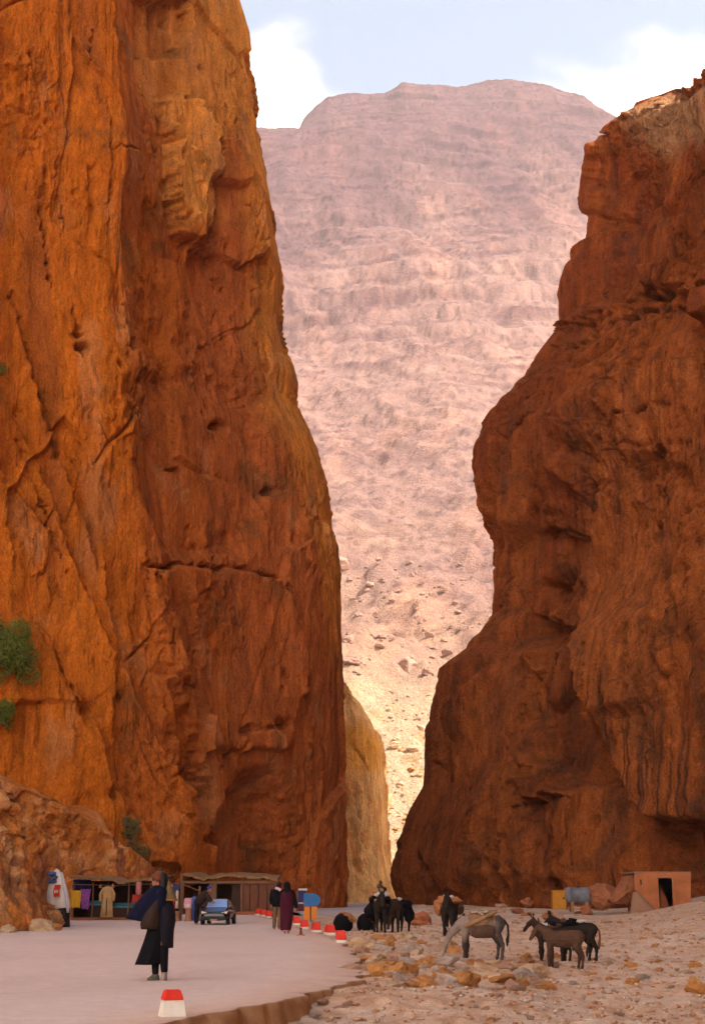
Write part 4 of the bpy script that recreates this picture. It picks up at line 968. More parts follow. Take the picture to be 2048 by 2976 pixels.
gp = on_bed(1440, 2792)
donkey(gp + Vector((-.35, 0, .0)), .0, 'grazing_donkey', m_grey, 'grey donkey with lowered head grazing among the rubble stones', 'down', .05, .0, .97, muzzle=m_pale)
gpk = empty('pack_saddle', gp + Vector((-.35, 0, 0)), 0, .97); tag(gpk, 'brown pack saddle with rolled poles strapped on the grazing grey donkey', 'pack saddle')
m_sack = pm('sack_cloth', (.30, .16, .085), rough=.95, vary=.5, scale=9, bump=.02, bscale=40); m_dsack = pm('dark_sack', (.11, .055, .035), rough=.95, vary=.5, scale=9, bump=.02)
link('saddle_blanket', loft_mesh('saddle_blanket', [(-.06, 0, .74, .30, .285), (-.05, 0, .86, .36, .295), (-.04, 0, 1.0, .36, .275), (-.03, 0, 1.10, .33, .19), (-.02, 0, 1.15, .26, .10)], 28, True, .03, 6, 3), m_sack, gpk, True)
link('side_bag', loft_mesh('side_bag', [(.03, -.24, .56, .20, .05), (.03, -.27, .60, .27, .085), (.03, -.29, .72, .31, .10), (.03, -.27, .83, .29, .08), (.03, -.24, .88, .2, .04)], 24, True, .04, 5, 4), m_dsack, gpk, True)
link('side_bag', loft_mesh('side_bag_b', [(.03, .24, .56, .20, .05), (.03, .27, .60, .27, .085), (.03, .29, .72, .31, .10), (.03, .27, .83, .29, .08), (.03, .24, .88, .2, .04)], 24, True, .04, 5, 4), m_dsack, gpk, True)
for a, b, r in (((-.42, -.30, .86), (.36, -.20, 1.20), .055), ((-.10, -.10, 1.20), (.38, -.12, 1.22), .045), ((-.25, .10, 1.19), (.32, .12, 1.20), .045)):
    link('rolled_pole', tube_mesh('rolled_pole', [([a, ((a[0] + b[0]) / 2, (a[1] + b[1]) / 2, (a[2] + b[2]) / 2 - .02), b], [r, r * 1.05, r * .9])]), pm('pole_wrap', (.36, .20, .09), rough=.95, vary=.5, scale=9, bump=.02), gpk, True)
for i in range(7):
    o = link('rope_knot', rock_mesh('rope_knot', 20 + i, 1, .8), pm('pale_rope', (.52, .42, .34), rough=.95), gpk); r = random.Random(i)
    o.location = (-.22 + .06 * i, -.12 - .015 * i + r.uniform(-.04, .04), 1.16 + r.uniform(-.02, .05)); o.scale = (.045, .04, .04)
link('breeching_strap', loft_mesh('breeching', [(.33, 0, .80, .025, .25), (.335, 0, .95, .03, .235), (.335, 0, 1.09, .028, .15), (.335, 0, 1.14, .02, .06)], 20), pm('orange_strap', (.50, .17, .03), rough=.9), gpk, True)

# loaded donkey facing the viewer just behind
bp_ = on_bed(1305, 2722)
donkey(bp_, math.pi / 2 - .15, 'loaded_donkey', m_blackf, 'black donkey facing the road with an orange and white load', 'front', .06, 0, 1.12, muzzle=None)
def heap(loc, items, label, name='pack_load', cat='load', rz=0., base=None):
    e = empty(name, loc, rz); tag(e, label, cat)
    for i, (nm, x, y, z, sx, sy, sz, m, sd) in enumerate(items):
        o = link(nm, rock_mesh(nm, sd, 3, 1.0, .28, 4), m, e, True); o.location = (x, y, z); o.scale = (sx, sy, sz)
    return e
m_lo = pm('orange_load_cloth', (.52, .20, .08), rough=.95, vary=.5, scale=8, bump=.02); m_lw = pm('white_load_cloth', (.70, .62, .55), rough=.95, vary=.3, scale=8, bump=.02); m_ly = pm('yellow_load_cloth', (.55, .36, .04), rough=.95, vary=.3, scale=8, bump=.02)
heap(bp_ + Vector((0, .1, 0)), [('blanket', 0, 0, 1.20, .44, .42, .16, m_lo, 1), ('saddle_bag', -.36, .05, .98, .17, .33, .27, m_lo, 2), ('saddle_bag', .36, .05, .98, .17, .33, .27, m_dsack, 3),
    ('white_bundle', -.10, -.1, 1.37, .10, .12, .075, m_lw, 4), ('white_bundle', .12, -.05, 1.33, .12, .12, .07, m_lw, 5), ('yellow_bundle', .27, .0, 1.29, .12, .12, .08, m_ly, 6), ('orange_bundle', -.26, 0, 1.31, .13, .14, .08, m_lo, 7)],
    'orange blanket load with white and yellow bundles heaped on the black donkey')

# heavily laden pair by the sign
lp = on_bed(1112, 2712)
donkey(lp + Vector((-.12, 0, 0)), math.pi / 2 + .1, 'laden_donkey', m_blackf, 'nearly black donkey buried under a tall heap of bundles', 'front', .05, 0, 1.15)
donkey(lp + Vector((.66, .5, 0)), math.pi / 2 - .45, 'companion_donkey', m_dbrown, 'dark brown donkey close beside the tall heaped load', 'down', .05, 0, 1.08)
r = random.Random(5); its = []
mm = [m_dsack, m_blackf, m_lo, m_dsack, pm('tan_load_cloth', (.42, .25, .14), rough=.95, vary=.4, scale=8, bump=.02), m_black]
for i in range(26):
    a = r.uniform(0, 6.28); lv = r.random()
    R_ = .52 * (1 - .55 * lv)
    its.append(('bundle', math.cos(a) * R_ * r.uniform(.5, 1), math.sin(a) * R_ * .8 + .1, 1.0 + .62 * lv, r.uniform(.12, .2), r.uniform(.12, .2), r.uniform(.09, .15), (r.choice([m_lo, mm[4], mm[4], m_lw, m_dsack]) if lv > .5 else r.choice([m_dsack, m_black, m_black, m_blackf, mm[4]])), 30 + i))
its += [('bundle', -.36, .2, .78, .24, .42, .40, m_black, 64), ('bundle', .36, .2, .78, .24, .42, .40, m_dsack, 65), ('bundle', 0, .1, 1.15, .42, .36, .36, m_black, 61), ('top_bundle', .03, .1, 1.68, .12, .12, .14, m_dsack, 62), ('top_bundle', .03, .1, 1.84, .075, .075, .10, m_dsack, 63)]
heap(lp + Vector((-.12, .15, 0)), its, 'tall heap of dark and tan bundles rising to a knob on the laden donkey')
heap(lp + Vector((.70, .55, 0)), [('bundle', .30, .1, .72, .22, .40, .34, m_black, 75), ('bundle', -.28, .2, .76, .2, .4, .32, m_black, 76), ('bundle', 0, 0, 1.08, .36, .36, .22, m_black, 71), ('bundle', -.2, -.1, 1.02, .2, .25, .24, m_dsack, 72), ('bundle', .24, 0, .96, .2, .28, .26, m_black, 73), ('bundle', -.05, -.1, 1.24, .1, .1, .07, m_lw, 74)], 'low dark pack with one pale bundle on the companion donkey')
# two black rounded bundles under tan cloth
for (px, py, w_, lab, m2) in ((997, 2704, .42, 'big black rounded bundle under a tan and yellow cloth', m_ly), (1062, 2704, .38, 'smaller black rounded bundle with a white cloth edge', m_lw)):
    q = on_bed(px, py); e = empty('covered_bundle', q); tag(e, lab, 'bundle')
    link('bundle', loft_mesh('covered_bundle', [(0, 0, -.08, w_ * .55, .40), (0, 0, .1, w_ * .95, .62), (0, 0, .32, w_, .66), (0, 0, .54, w_ * .8, .58), (0, 0, .68, w_ * .4, .38), (0, 0, .71, w_ * .12, .12)], 24, True, .03, 4, int(px)), m_black, e, True)
    link('cover_cloth', loft_mesh('cover_cloth', [(.08, .10, .34, w_ * 1.10, .62), (.07, .10, .50, w_ * 1.0, .62), (.05, .08, .64, w_ * .70, .50), (.02, .05, .735, w_ * .34, .26), (.0, .05, .755, w_ * .1, .1)], 24, True, .06, 4, 3), m_lo if px < 1000 else m_lw, e, True)
    o = link('cloth_fold', rock_mesh('cloth_fold', 5, 3, .8, .3, 3), m2, e, True); o.location = (w_ * .95, 0, .44); o.scale = (.20, .26, .13)

# the group of three on the open bed
d1 = on_bed(1640, 2818)
donkey(d1 + Vector((.0, 0, 0)), -.12, 'brown_donkey', m_brownf, 'small brown donkey with a pale belly standing in front of two darker donkeys', 'front', .05, .28, .80, muzzle=None)
d2 = on_bed(1612, 2798)
donkey(d2 + Vector((.0, .25, 0)), .05, 'pricked_donkey', m_dbrown, 'dark donkey raising its head with long spread ears behind the brown one', 'up', .06, 0, .77, muzzle=m_blackf)
d3 = on_bed(1690, 2800)
donkey(d3 + Vector((.0, .75, 0)), .08, 'black_donkey', m_blackf, 'black donkey with rounded rump and reddish tail beside the brown donkey', 'front', .07, .3, .88, tail=pm('reddish_tail_hair', (.20, .075, .035), rough=.95))

heap(d3 + Vector((-.05, .75, 0)), [('saddle_pad', -.10, 0, .93, .30, .22, .11, m_black, 81), ('bundle', -.26, -.06, 1.03, .10, .10, .07, m_dsack, 82), ('bundle', -.05, -.08, 1.04, .12, .12, .07, m_black, 83), ('pale_roll', .16, -.04, 1.0, .20, .10, .05, m_lw, 84)], 'low dark saddle pack with a pale roll on the black donkey', 'pack_load')
heap(d2 + Vector((-.02, .25, 0)), [('saddle_pad', -.06, 0, .82, .26, .20, .10, m_dsack, 85), ('bundle', -.18, -.05, .92, .09, .09, .07, m_lw, 86), ('bundle', .02, -.05, .93, .10, .10, .08, m_black, 87), ('bundle', .17, 0, .90, .09, .1, .06, m_dsack, 88)], 'small dark pack with a white bundle on the donkey with spread ears', 'pack_load')

# ---------------------------------------------------------------- hut across the bed
m_pl = pm('terracotta_plaster', (.46, .155, .06), rough=.95, vary=.42, scale=1.1, bump=.02, bscale=14); m_pl2 = pm('grey_plaster', (.30, .16, .10), rough=.95, vary=.2, scale=3)
HY = 84.0
def hw(px, py): p = at(px, py, HY); return p.x, p.z
x0, z1 = hw(1842, 2536); x1, zb_ = hw(2006, 2640); x0b = hw(1895, 2640)[0]
dx0, dz1 = hw(1911, 2552); dx1, dz0 = hw(1955, 2640)
hb = hw(1885, 2668)[1]
hut = empty('plastered_hut', (x0, HY, hb)); tag(hut, 'small terracotta plastered hut with a dark doorway at the cliff foot', 'hut')
L_ = lambda x, z: (x - x0, z - hb)
bm = bmesh.new()
front = [L_(*hw(1878, 2672)), L_(*hw(1908, 2672)), L_(dx0, hw(0, 2672)[1]), L_(dx0, dz1), L_(dx1, dz1), L_(dx1, hw(0, 2660)[1]), L_(*hw(2006, 2650)), L_(*hw(2006, 2538)), L_(*hw(1975, 2535)), L_(*hw(1935, 2537)), L_(*hw(1880, 2534)), L_(*hw(1842, 2541)), L_(*hw(1842, 2580)), L_(*hw(1858, 2620))]
va = [bm.verts.new((p[0], 0, p[1])) for p in front]; vb = [bm.verts.new((p[0], .28, p[1])) for p in front]
bm.faces.new(va); bm.faces.new(vb[::-1])
for i in range(len(front)): bm.faces.new([va[i], vb[i], vb[(i + 1) % len(front)], va[(i + 1) % len(front)]])
bmesh.ops.triangulate(bm, faces=bm.faces); bmesh.ops.recalc_face_normals(bm, faces=bm.faces)
link('front_wall', bm_mesh('hut_front', bm), m_pl, hut)
W_, Hh = L_(x1, 0)[0], L_(0, hw(0, 2536)[1])[1]
link('side_wall', box_mesh('hut_side', (W_ - .26, .285, -.4), (W_ - .01, 4.2, Hh - .06), .03), m_pl, hut)
link('side_wall', box_mesh('hut_side_b', (.3, .285, -.4), (.56, 4.2, Hh - .10), .03), m_pl, hut)
link('roof', box_mesh('hut_roof', (-.02, .03, Hh - .055), (W_ + .12, 4.3, Hh + .07), .03, .02, 3), m_pl2, hut)
link('back_wall', box_mesh('hut_back', (.57, 3.9, -.4), (W_ - .27, 4.15, Hh - .06), .02), m_darkwood, hut)
dw = L_(dx0, 0)[0]; de = L_(dx1, 0)[0]; dt = L_(0, dz1)[1]
door = link('door', box_mesh('hut_door', (0, 0, .05), ((de - dw) * .62, .05, dt - .28), .012), pm('rust_door_paint', (.30, .075, .03), rough=.8, vary=.3, scale=4), hut)
door.location = (dw + (de - dw) * .16, .42, L_(0, dz0)[1] + .0); door.rotation_euler = (0, .05, .12)
link('lintel', box_mesh('hut_lintel', (dw - .06, -.02, dt + .003), (de + .06, .30, dt + .07), .008), m_pl2, hut)
sl = L_(*hw(1861, 2565))
link('slit_window', box_mesh('slit_window', (sl[0] - .035, -.012, sl[1] - .13), (sl[0] + .035, .05, sl[1] + .17), .005), m_black, hut)
# grey plaster apron swept up against the wall
ap = loft_mesh('plaster_apron', [(0, 0, -.4, 1.02, .5), (-.05, .05, .3, .86, .42), (-.16, .1, .7, .62, .34), (-.3, .15, 1.1, .40, .28), (-.44, .2, 1.5, .16, .2)], 28, True, .02, 4, 2)
link('plaster_apron', ap, m_pl2, hut, True).location = (L_(*hw(1872, 2660))[0], -.15, L_(*hw(1872, 2672))[1])

# yellow crate and grey water tank
tp = at(1668, 2608, 88.0); ty = 88.0
tz = at(1660, 2633, ty).z
tank = empty('water_tank', (at(1680, 2600, ty).x, ty, tz)); tag(tank, 'grey-blue horizontal cylindrical tank on blocks at the cliff foot', 'tank')
rr = (at(0, 2578, ty).z - at(0, 2626, ty).z) / 2; hl = (at(1725, 2620, ty).x - at(1640, 2620, ty).x) / 2
bm = bmesh.new(); prof_ = [(-hl, .25), (-hl * .97, .72), (-hl * .86, .95), (-hl * .7, 1), (-hl * .68, 1.04), (-hl * .62, 1.04), (-hl * .6, 1), (0, 1), (hl * .6, 1), (hl * .62, 1.04), (hl * .68, 1.04), (hl * .7, 1), (hl * .86, .95), (hl * .97, .72), (hl, .25)]
R_ = [[bm.verts.new((x, math.cos(a * math.pi / 14) * rr * q, rr + .12 + math.sin(a * math.pi / 14) * rr * q)) for a in range(28)] for x, q in prof_]
for a, b in zip(R_[:-1], R_[1:]):
    for i in range(28): bm.faces.new([a[i], a[(i + 1) % 28], b[(i + 1) % 28], b[i]])
bm.faces.new(R_[0][::-1]); bm.faces.new(R_[-1]); bmesh.ops.recalc_face_normals(bm, faces=bm.faces)
link('tank_body', bm_mesh('tank_body', bm), pm('grey_blue_tank', (.19, .20, .25), rough=.55, vary=.45, scale=2.5, second=(.09, .08, .08)), tank, True)
for sx in (-.5, .5): link('support_block', box_mesh('support_block', (sx * hl - .1, -.35, -.35), (sx * hl + .1, .35, .26), .02), m_pl2, tank)
link('filler_cap', loft_mesh('filler_cap', [(0, 0, 2 * rr + .10, .13, .13), (0, 0, 2 * rr + .2, .12, .12)], 14), m_darkwood, tank)
yx0, yx1 = at(1603, 2620, ty).x, at(1643, 2620, ty).x
yc = empty('yellow_crate', ((yx0 + yx1) / 2, ty + .1, tz)); tag(yc, 'yellow painted box standing against the end of the grey tank', 'crate')
yh = at(0, 2587, ty).z - tz; yw = (yx1 - yx0) / 2
link('box', box_mesh('crate_box', (-yw, -.4, -.2), (yw - .02, .4, yh - .06), .02), pm('yellow_paint', (.50, .20, .015), rough=.7, vary=.3, scale=3), yc)
link('lid', box_mesh('crate_lid', (-yw - .02, -.43, yh - .055), (yw - .01, .43, yh), .012), pm('yellow_paint', (.50, .20, .015)), yc)
link('latch', box_mesh('crate_latch', (yw * .5, -.43, yh * .42), (yw * .75, -.402, yh * .55), .004), m_darkwood, yc)

# ---------------------------------------------------------------- market stall under a sagging roof
SY = 68.6
def st(px, py, Y=SY): return at(px, py, Y)
gz = road_z(SY)
m_thatch = pm('reed_roof', (.36, .20, .095), rough=.95, vary=.5, scale=3, bump=.03, bscale=18, stretch=(.6, 4, 4))
def roof_mesh(name, xa, xb, z_of, y0, y1, thick, rise, seed):
    nx, ny = 46, 10
    x = np.linspace(xa, xb, nx); y = np.linspace(y0, y1, ny)
    Xg, Yg = np.meshgrid(x, y, indexing='ij')
    zt = np.interp(Xg, *z_of) + rise * (Yg - y0) / (y1 - y0) + .05 * fbm(Xg / .5, Yg / .9, 3, seed)
    rag = .10 * fbm(Xg / .35, Xg * 0, 3, seed + 1)
    Yf = Yg + np.where(Yg == y0, rag, 0)
    th = thick * (1 + .5 * fbm(Xg / .3, Yg / .5, 3, seed + 2))
    Xa = np.concatenate([Xg, Xg[:, ::-1], Xg[:, :1]], 1); Ya = np.concatenate([Yf, Yf[:, ::-1], Yf[:, :1]], 1); Za = np.concatenate([zt, (zt - th)[:, ::-1], zt[:, :1]], 1)
    me = grid_mesh(name, Xa, Ya, Za, None, False); return me
stall = empty('market_stall', (st(350, 2676).x, SY + 1.6, gz)); tag(stall, 'open market stall with a sagging reed roof under the orange bank', 'market stall')
def local(o, parent): o.parent = parent; o.matrix_parent_inverse = Matrix.Translation(-parent.location); return o
def L0(name, me, m, parent): return local(link(name, me, m), parent)
rp = [(204, 2546), (250, 2550), (290, 2547), (330, 2556), (365, 2562), (400, 2557), (440, 2552), (486, 2548)]
L0('roof', roof_mesh('stall_roof', st(204, 2550).x, st(486, 2550).x, ([st(a, b).x for a, b in rp], [st(a, b).z for a, b in rp]), SY - .25, SY + 3.4, .10, .10, 81), m_thatch, stall)
L0('back_wall', box_mesh('stall_shade_back', (st(206, 2620).x, SY + 3.2, gz - .1), (st(484, 2620).x, SY + 3.3, st(0, 2552).z - .1)), m_darkwood, stall)  # dark panel added for the shade under the roof; earth bank behind
L0('side_wall', box_mesh('stall_side', (st(206, 2620).x, SY + .5, gz - .1), (st(209, 2620).x, SY + 3.19, st(0, 2556).z - .1)), m_darkwood, stall)
L0('plinth', box_mesh('stall_plinth', (st(208, 2620).x, SY - .05, gz - .1), (st(400, 2620).x, SY + .35, gz + .12), .02), pm('red_earth_kerb', (.33, .11, .05), rough=.95), stall)
for px in (212, 268, 372, 436, 482):
    x = st(px, 2620).x; L0('post', tube_mesh('stall_post', [([(x, SY + .1, gz - .1), (x + .02, SY + .1, gz + 1.0), (x, SY + .12, st(0, 2562).z - .06)], [.035, .033, .03])], 8), m_wood, stall)
L0('cross_pole', tube_mesh('cross_pole', [([(st(210, 2620).x, SY, st(0, 2570).z), (st(340, 2620).x, SY, st(0, 2574).z), (st(482, 2620).x, SY, st(0, 2566).z)], [.02, .02, .02])], 8), m_wood, stall)
m_turq = pm('turquoise_oilcloth', (.10, .33, .40), rough=.5, vary=.2, scale=3)
for a, b, ta, tb_, lab in ((258, 300, 2618, 2630, 'short display table with a turquoise top beside the violet blanket'), (322, 412, 2621, 2640, 'long display table with a turquoise top behind the tan kaftan')):
    q = st((a + b) / 2, 2676, SY + .7); e = empty('display_table', (q.x, SY + .7, gz)); tag(e, lab, 'table')
    hwid = (st(b, 2620).x - st(a, 2620).x) / 2; zt = st(0, (ta + tb_) / 2, SY + .6).z - gz
    bm = bmesh.new(); add_box(bm, (-hwid, -.40, -.02), (hwid, .40, .02)); o = link('table_top', bm_mesh('display_top', bm), m_turq, e); o.location = (0, 0, zt); o.rotation_euler = (.22, 0, 0)
    link('table_skirt', box_mesh('table_skirt', (-hwid + .02, -.36, 0), (hwid - .02, -.33, zt - .14)), m_darkwood, e)
    for sx in (-1, 1):
        for sy in (-1, 1): link('leg', box_mesh('table_leg', (sx * (hwid - .07) - .02, sy * .28 - .02, 0), (sx * (hwid - .07) + .02, sy * .28 + .02, zt - .10)), m_wood, e)
def hang(name, px0, px1, py0, py1, m, label, cat, Y=SY - .12, folds=3, seed=1, depth=.035, taper=0.0, group=None):
    a, b = at(px0, py0, Y), at(px1, py1, Y)
    o = link(name, cloth_mesh(name, b.x - a.x, a.z - b.z, depth, folds, seed=seed, taper=taper), m, None, True); o.location = ((a.x + b.x) / 2, Y, a.z)
    tag(o, label, cat, group); return o
hang('hanging_cloth', 206, 234, 2588, 2638, pm('yellow_cloth', (.62, .33, .012), rough=.9, vary=.1), 'plain yellow cloth hung at the stall front', 'cloth', seed=2)
hang('hanging_blanket', 236, 262, 2584, 2642, pm('violet_blanket', (.14, .012, .16), rough=.9, vary=.5, scale=9, second=(.32, .11, .36)), 'violet patterned blanket hung beside the yellow cloth', 'blanket', seed=3, taper=-.25)
hang('hanging_cloth', 214, 264, 2556, 2592, pm('indigo_cloth', (.022, .015, .11), rough=.9), 'dark indigo cloth hung high in the shade of the stall', 'cloth', Y=SY + .5, seed=4)
hang('hanging_skirt', 386, 414, 2600, 2624, pm('red_skirt_cloth', (.40, .035, .02), rough=.9), 'short red skirt hung in the stall below the pink top', 'skirt', seed=5, taper=.3)
def garment(name, px0, px1, py0, py1, m, label, cat, Y=SY - .15, sleeves=True, flare=1.25, seed=0, trim=None):
    """hung robe: shoulders, body and two sleeves"""
    a, b = at(px0, py0, Y), at(px1, py1, Y); w, h = (b.x - a.x) / 2, a.z - b.z
    e = empty(name, ((a.x + b.x) / 2, Y, b.z)); tag(e, label, cat)
    s_ = .62 * w
    link('garment_body', loft_mesh(name + '_body', [(0, 0, h, s_ * .35, .03), (0, 0, h * .965, s_ * .9, .06), (0, 0, h * .90, s_, .075), (0, 0, h * .65, s_ * .95, .08), (0, 0, h * .35, s_ * (1 + flare) / 2, .09), (0, 0, 0, s_ * flare, .11)], 26, True, .08, 6, seed), m, e, True)
    if sleeves:
        for sg_ in (-1, 1): link('sleeve', tube_mesh(name + '_sleeve', [([(sg_ * s_ * .8, 0, h * .93), (sg_ * w * .86, -.03, h * .75), (sg_ * w * .80, -.05, h * .55)], [.07, .07, .075])]), m, e, True)
    if trim: link('trim', box_mesh(name + '_trim', (-.018, -.125, h * .05), (.018, -.105, h * .62)), trim, e)
    link('hanger', tube_mesh(name + '_hanger', [([(-s_ * .7, 0, h * .955), (0, 0, h + .03), (s_ * .7, 0, h * .955)], [.01, .012, .01]), ([(0, 0, h + .02), (0, 0, h + .18)], [.008, .008])], 6), m_wood, e)
    return e
garment('kaftan', 291, 333, 2576, 2666, pm('tan_kaftan_cloth', (.52, .31, .13), rough=.95, vary=.25, scale=6, bump=.01), 'long tan kaftan with a brown front band hung before the stall', 'kaftan', seed=1, trim=m_brownc)
garment('tunic', 391, 416, 2563, 2601, pm('coral_cloth', (.55, .19, .17), rough=.95, vary=.3), 'coral pink tunic hung high in the stall', 'tunic', sleeves=False, flare=.9, seed=2)
RY_ = 67.4
garment('orange_scarf', 488, 505, 2570, 2614, pm('vivid_orange_cloth', (.78, .13, .015), rough=.9), 'vivid orange garment on the rack between two stalls', 'garment', Y=RY_, sleeves=False, flare=1.1, seed=3)
garment('navy_shirt', 498, 520, 2570, 2616, pm('navy_shirt_cloth', (.035, .05, .16), rough=.9), 'navy blue shirt on the rack next to the orange garment', 'shirt', Y=RY_ + .15, seed=4, flare=.95)
garment('cream_dress', 509, 521, 2588, 2640, pm('cream_cloth', (.62, .50, .38), rough=.9), 'narrow cream dress hung below the navy shirt', 'dress', Y=RY_ - .1, sleeves=False, seed=5)
garment('crimson_dress', 493, 511, 2611, 2650, pm('crimson_cloth', (.52, .02, .08), rough=.9), 'crimson dress hung below the orange garment', 'dress', Y=RY_ - .15, sleeves=False, seed=6)
garment('black_dress', 503, 523, 2634, 2668, m_black, 'black dress hanging low on the rack above the clay pillar', 'dress', Y=RY_ - .05, sleeves=False, seed=7)
garment('blue_robe', 553, 575, 2606, 2676, pm('cobalt_robe_cloth', (.075, .12, .42), rough=.9, vary=.25), 'long cobalt blue robe hung on an orange hanger', 'robe', Y=RY_, seed=8, flare=1.1)
# the rack that carries them
rk = empty('clothes_rack', (st(525, 2620, RY_).x, RY_ + .25, road_z(RY_))); tag(rk, 'wooden clothes rack with a tall pale post between two stalls', 'clothes rack')
zr = road_z(RY_)
for px, top in ((484, 2562), (525, 2540), (578, 2575)):
    x = at(px, 2620, RY_).x; L0('post', box_mesh('rack_post', (x - .05, RY_ + .2, zr - .1), (x + .05, RY_ + .3, at(px, top, RY_).z), .01), m_wood, rk)
L0('rail', tube_mesh('rack_rail', [([(at(482, 2620, RY_).x, RY_ + .08, at(0, 2566, RY_).z), (at(525, 2620, RY_).x, RY_ + .12, at(0, 2568, RY_).z), (at(580, 2620, RY_).x, RY_ + .08, at(0, 2590, RY_).z)], [.022, .022, .022])], 8), m_wood, rk)
# pink rucksack on a clay pillar, second clay pillar
m_clay = pm('clay', (.42, .19, .105), rough=.95, vary=.25, scale=5, bump=.01)
for px, w_, top, lab in ((504, .30, 2648, 'stout clay pillar under the black dress at the clothes rack'), (547, .15, 2641, 'slim clay pillar below the pink rucksack')):
    q = at(px, 2678, RY_ - .5); z0 = road_z(RY_ - .5); hh = at(px, top, RY_ - .5).z - z0
    o = link('clay_pillar', loft_mesh('clay_pillar', [(0, 0, -.05, w_ * 1.12, w_ * 1.1), (0, 0, .06, w_ * 1.1, w_), (0, 0, .10, w_ * .92, w_ * .9), (0, 0, hh * .8, w_ * .88, w_ * .85), (0, 0, hh * .88, w_ * 1.0, w_), (0, 0, hh, w_ * .95, w_ * .9)], 22), m_clay, None, True); o.location = (q.x, q.y, z0); tag(o, lab, 'pillar')
q = at(546, 2641, RY_ - .5); ruck = empty('rucksack', (q.x, q.y, q.z)); tag(ruck, 'pale pink rucksack resting on the slim clay pillar', 'rucksack')
m_pk = pm('pink_nylon', (.62, .30, .36), rough=.7, vary=.2)
link('rucksack_body', loft_mesh('rucksack_body', [(0, 0, 0, .14, .09), (0, 0, .03, .18, .12), (0, 0, .25, .19, .12), (0, 0, .42, .17, .11), (0, 0, .47, .10, .07)], 20, power=3), m_pk, ruck, True)
link('front_pocket', loft_mesh('front_pocket', [(0, -.12, .03, .12, .04), (0, -.135, .06, .14, .05), (0, -.135, .19, .14, .05), (0, -.12, .22, .12, .03)], 18, power=3), pm('pale_pink_nylon', (.68, .48, .50), rough=.7), ruck, True)
for sx in (-1, 1): link('strap', tube_mesh('ruck_strap', [([(sx * .13, .10, .45), (sx * .16, .16, .28), (sx * .13, .12, .05)], [.02, .02, .02])], 6), m_pk, ruck)
# small hanging lamps
for px, py, lab in ((293, 2570, 'small orange cone lamp hung from the stall roof by the violet blanket'), (329, 2569, 'small reddish lamp hung from the stall roof above the kaftan')):
    p = at(px, py, SY - .1); e = empty('hanging_lamp', p); tag(e, lab, 'lamp')
    link('lamp_shade', loft_mesh('lamp_shade', [(0, 0, -.17, .085, .085), (0, 0, -.12, .08, .08), (0, 0, -.02, .03, .03), (0, 0, .02, .012, .012)], 14), pm('orange_lamp', (.50, .17, .07), rough=.7), e, True)
    link('lamp_cord', tube_mesh('lamp_cord', [([(0, 0, .02), (0, 0, .14)], [.006, .006])], 6), m_darkwood, e)

# ---------------------------------------------------------------- second stall, set in the hollow of the cliff
TY = 79.0
g2_ = road_z(TY)
s2 = empty('timber_stall', (at(640, 2620, TY).x, TY, g2_)); tag(s2, 'timber stall with a wavy roof and dark doorways in the hollow of the cliff', 'market stall')
rp2 = [(528, 2541), (560, 2540), (590, 2554), (615, 2547), (680, 2543), (740, 2546), (806, 2552)]
L0('roof', roof_mesh('timber_roof', at(526, 2620, TY).x, at(806, 2620, TY).x, ([at(a, b, TY).x for a, b in rp2], [at(a, b, TY).z for a, b in rp2]), TY - .2, TY + 4.0, .12, .2, 84), m_thatch, s2)
zt2 = at(0, 2568, TY).z
m_red_plank = pm('reddish_plank', (.20, .075, .04), rough=.9, vary=.4, scale=4, bump=.01, bscale=30, stretch=(6, 6, .5))
for i, (a, b) in enumerate(((606, 627), (702, 726), (727, 751), (752, 776), (777, 800))):
    L0('plank', box_mesh('stall_plank', (at(a, 2620, TY).x, TY + .05, g2_ - .1), (at(b, 2620, TY).x - .02, TY + .12, zt2), .008), m_red_plank if i else m_wood, s2)
L0('counter', box_mesh('stall_counter', (at(530, 2620, TY).x, TY + .3, g2_ - .1), (at(604, 2620, TY).x, TY + .7, g2_ + .75), .02), m_darkwood, s2)
L0('door', box_mesh('stall_door', (at(672, 2620, TY).x, TY + .16, g2_ - .05), (at(700, 2620, TY).x, TY + .22, zt2 - .05), .01), m_darkwood, s2)
L0('back_wall', box_mesh('timber_back', (at(527, 2620, TY).x, TY + 3.8, g2_ - .1), (at(806, 2620, TY).x, TY + 3.9, zt2)), m_darkwood, s2)
L0('beam', box_mesh('stall_beam', (at(528, 2620, TY).x, TY - .06, zt2 + .003), (at(804, 2620, TY).x, TY + .12, at(0, 2560, TY).z), .01), m_wood, s2)
for px in (531, 626, 702, 802):
    x = at(px, 2620, TY).x; L0('post', box_mesh('timber_post', (x - .06, TY - .08, g2_ - .1), (x + .06, TY + .04, zt2 - .003), .01), m_wood, s2)
L0('step', box_mesh('timber_step', (at(690, 2620, TY).x, TY - .55, g2_ - .1), (at(830, 2620, TY).x, TY - .09, g2_ + .16), .03), pm('red_earth_kerb', (.33, .11, .05)), s2)

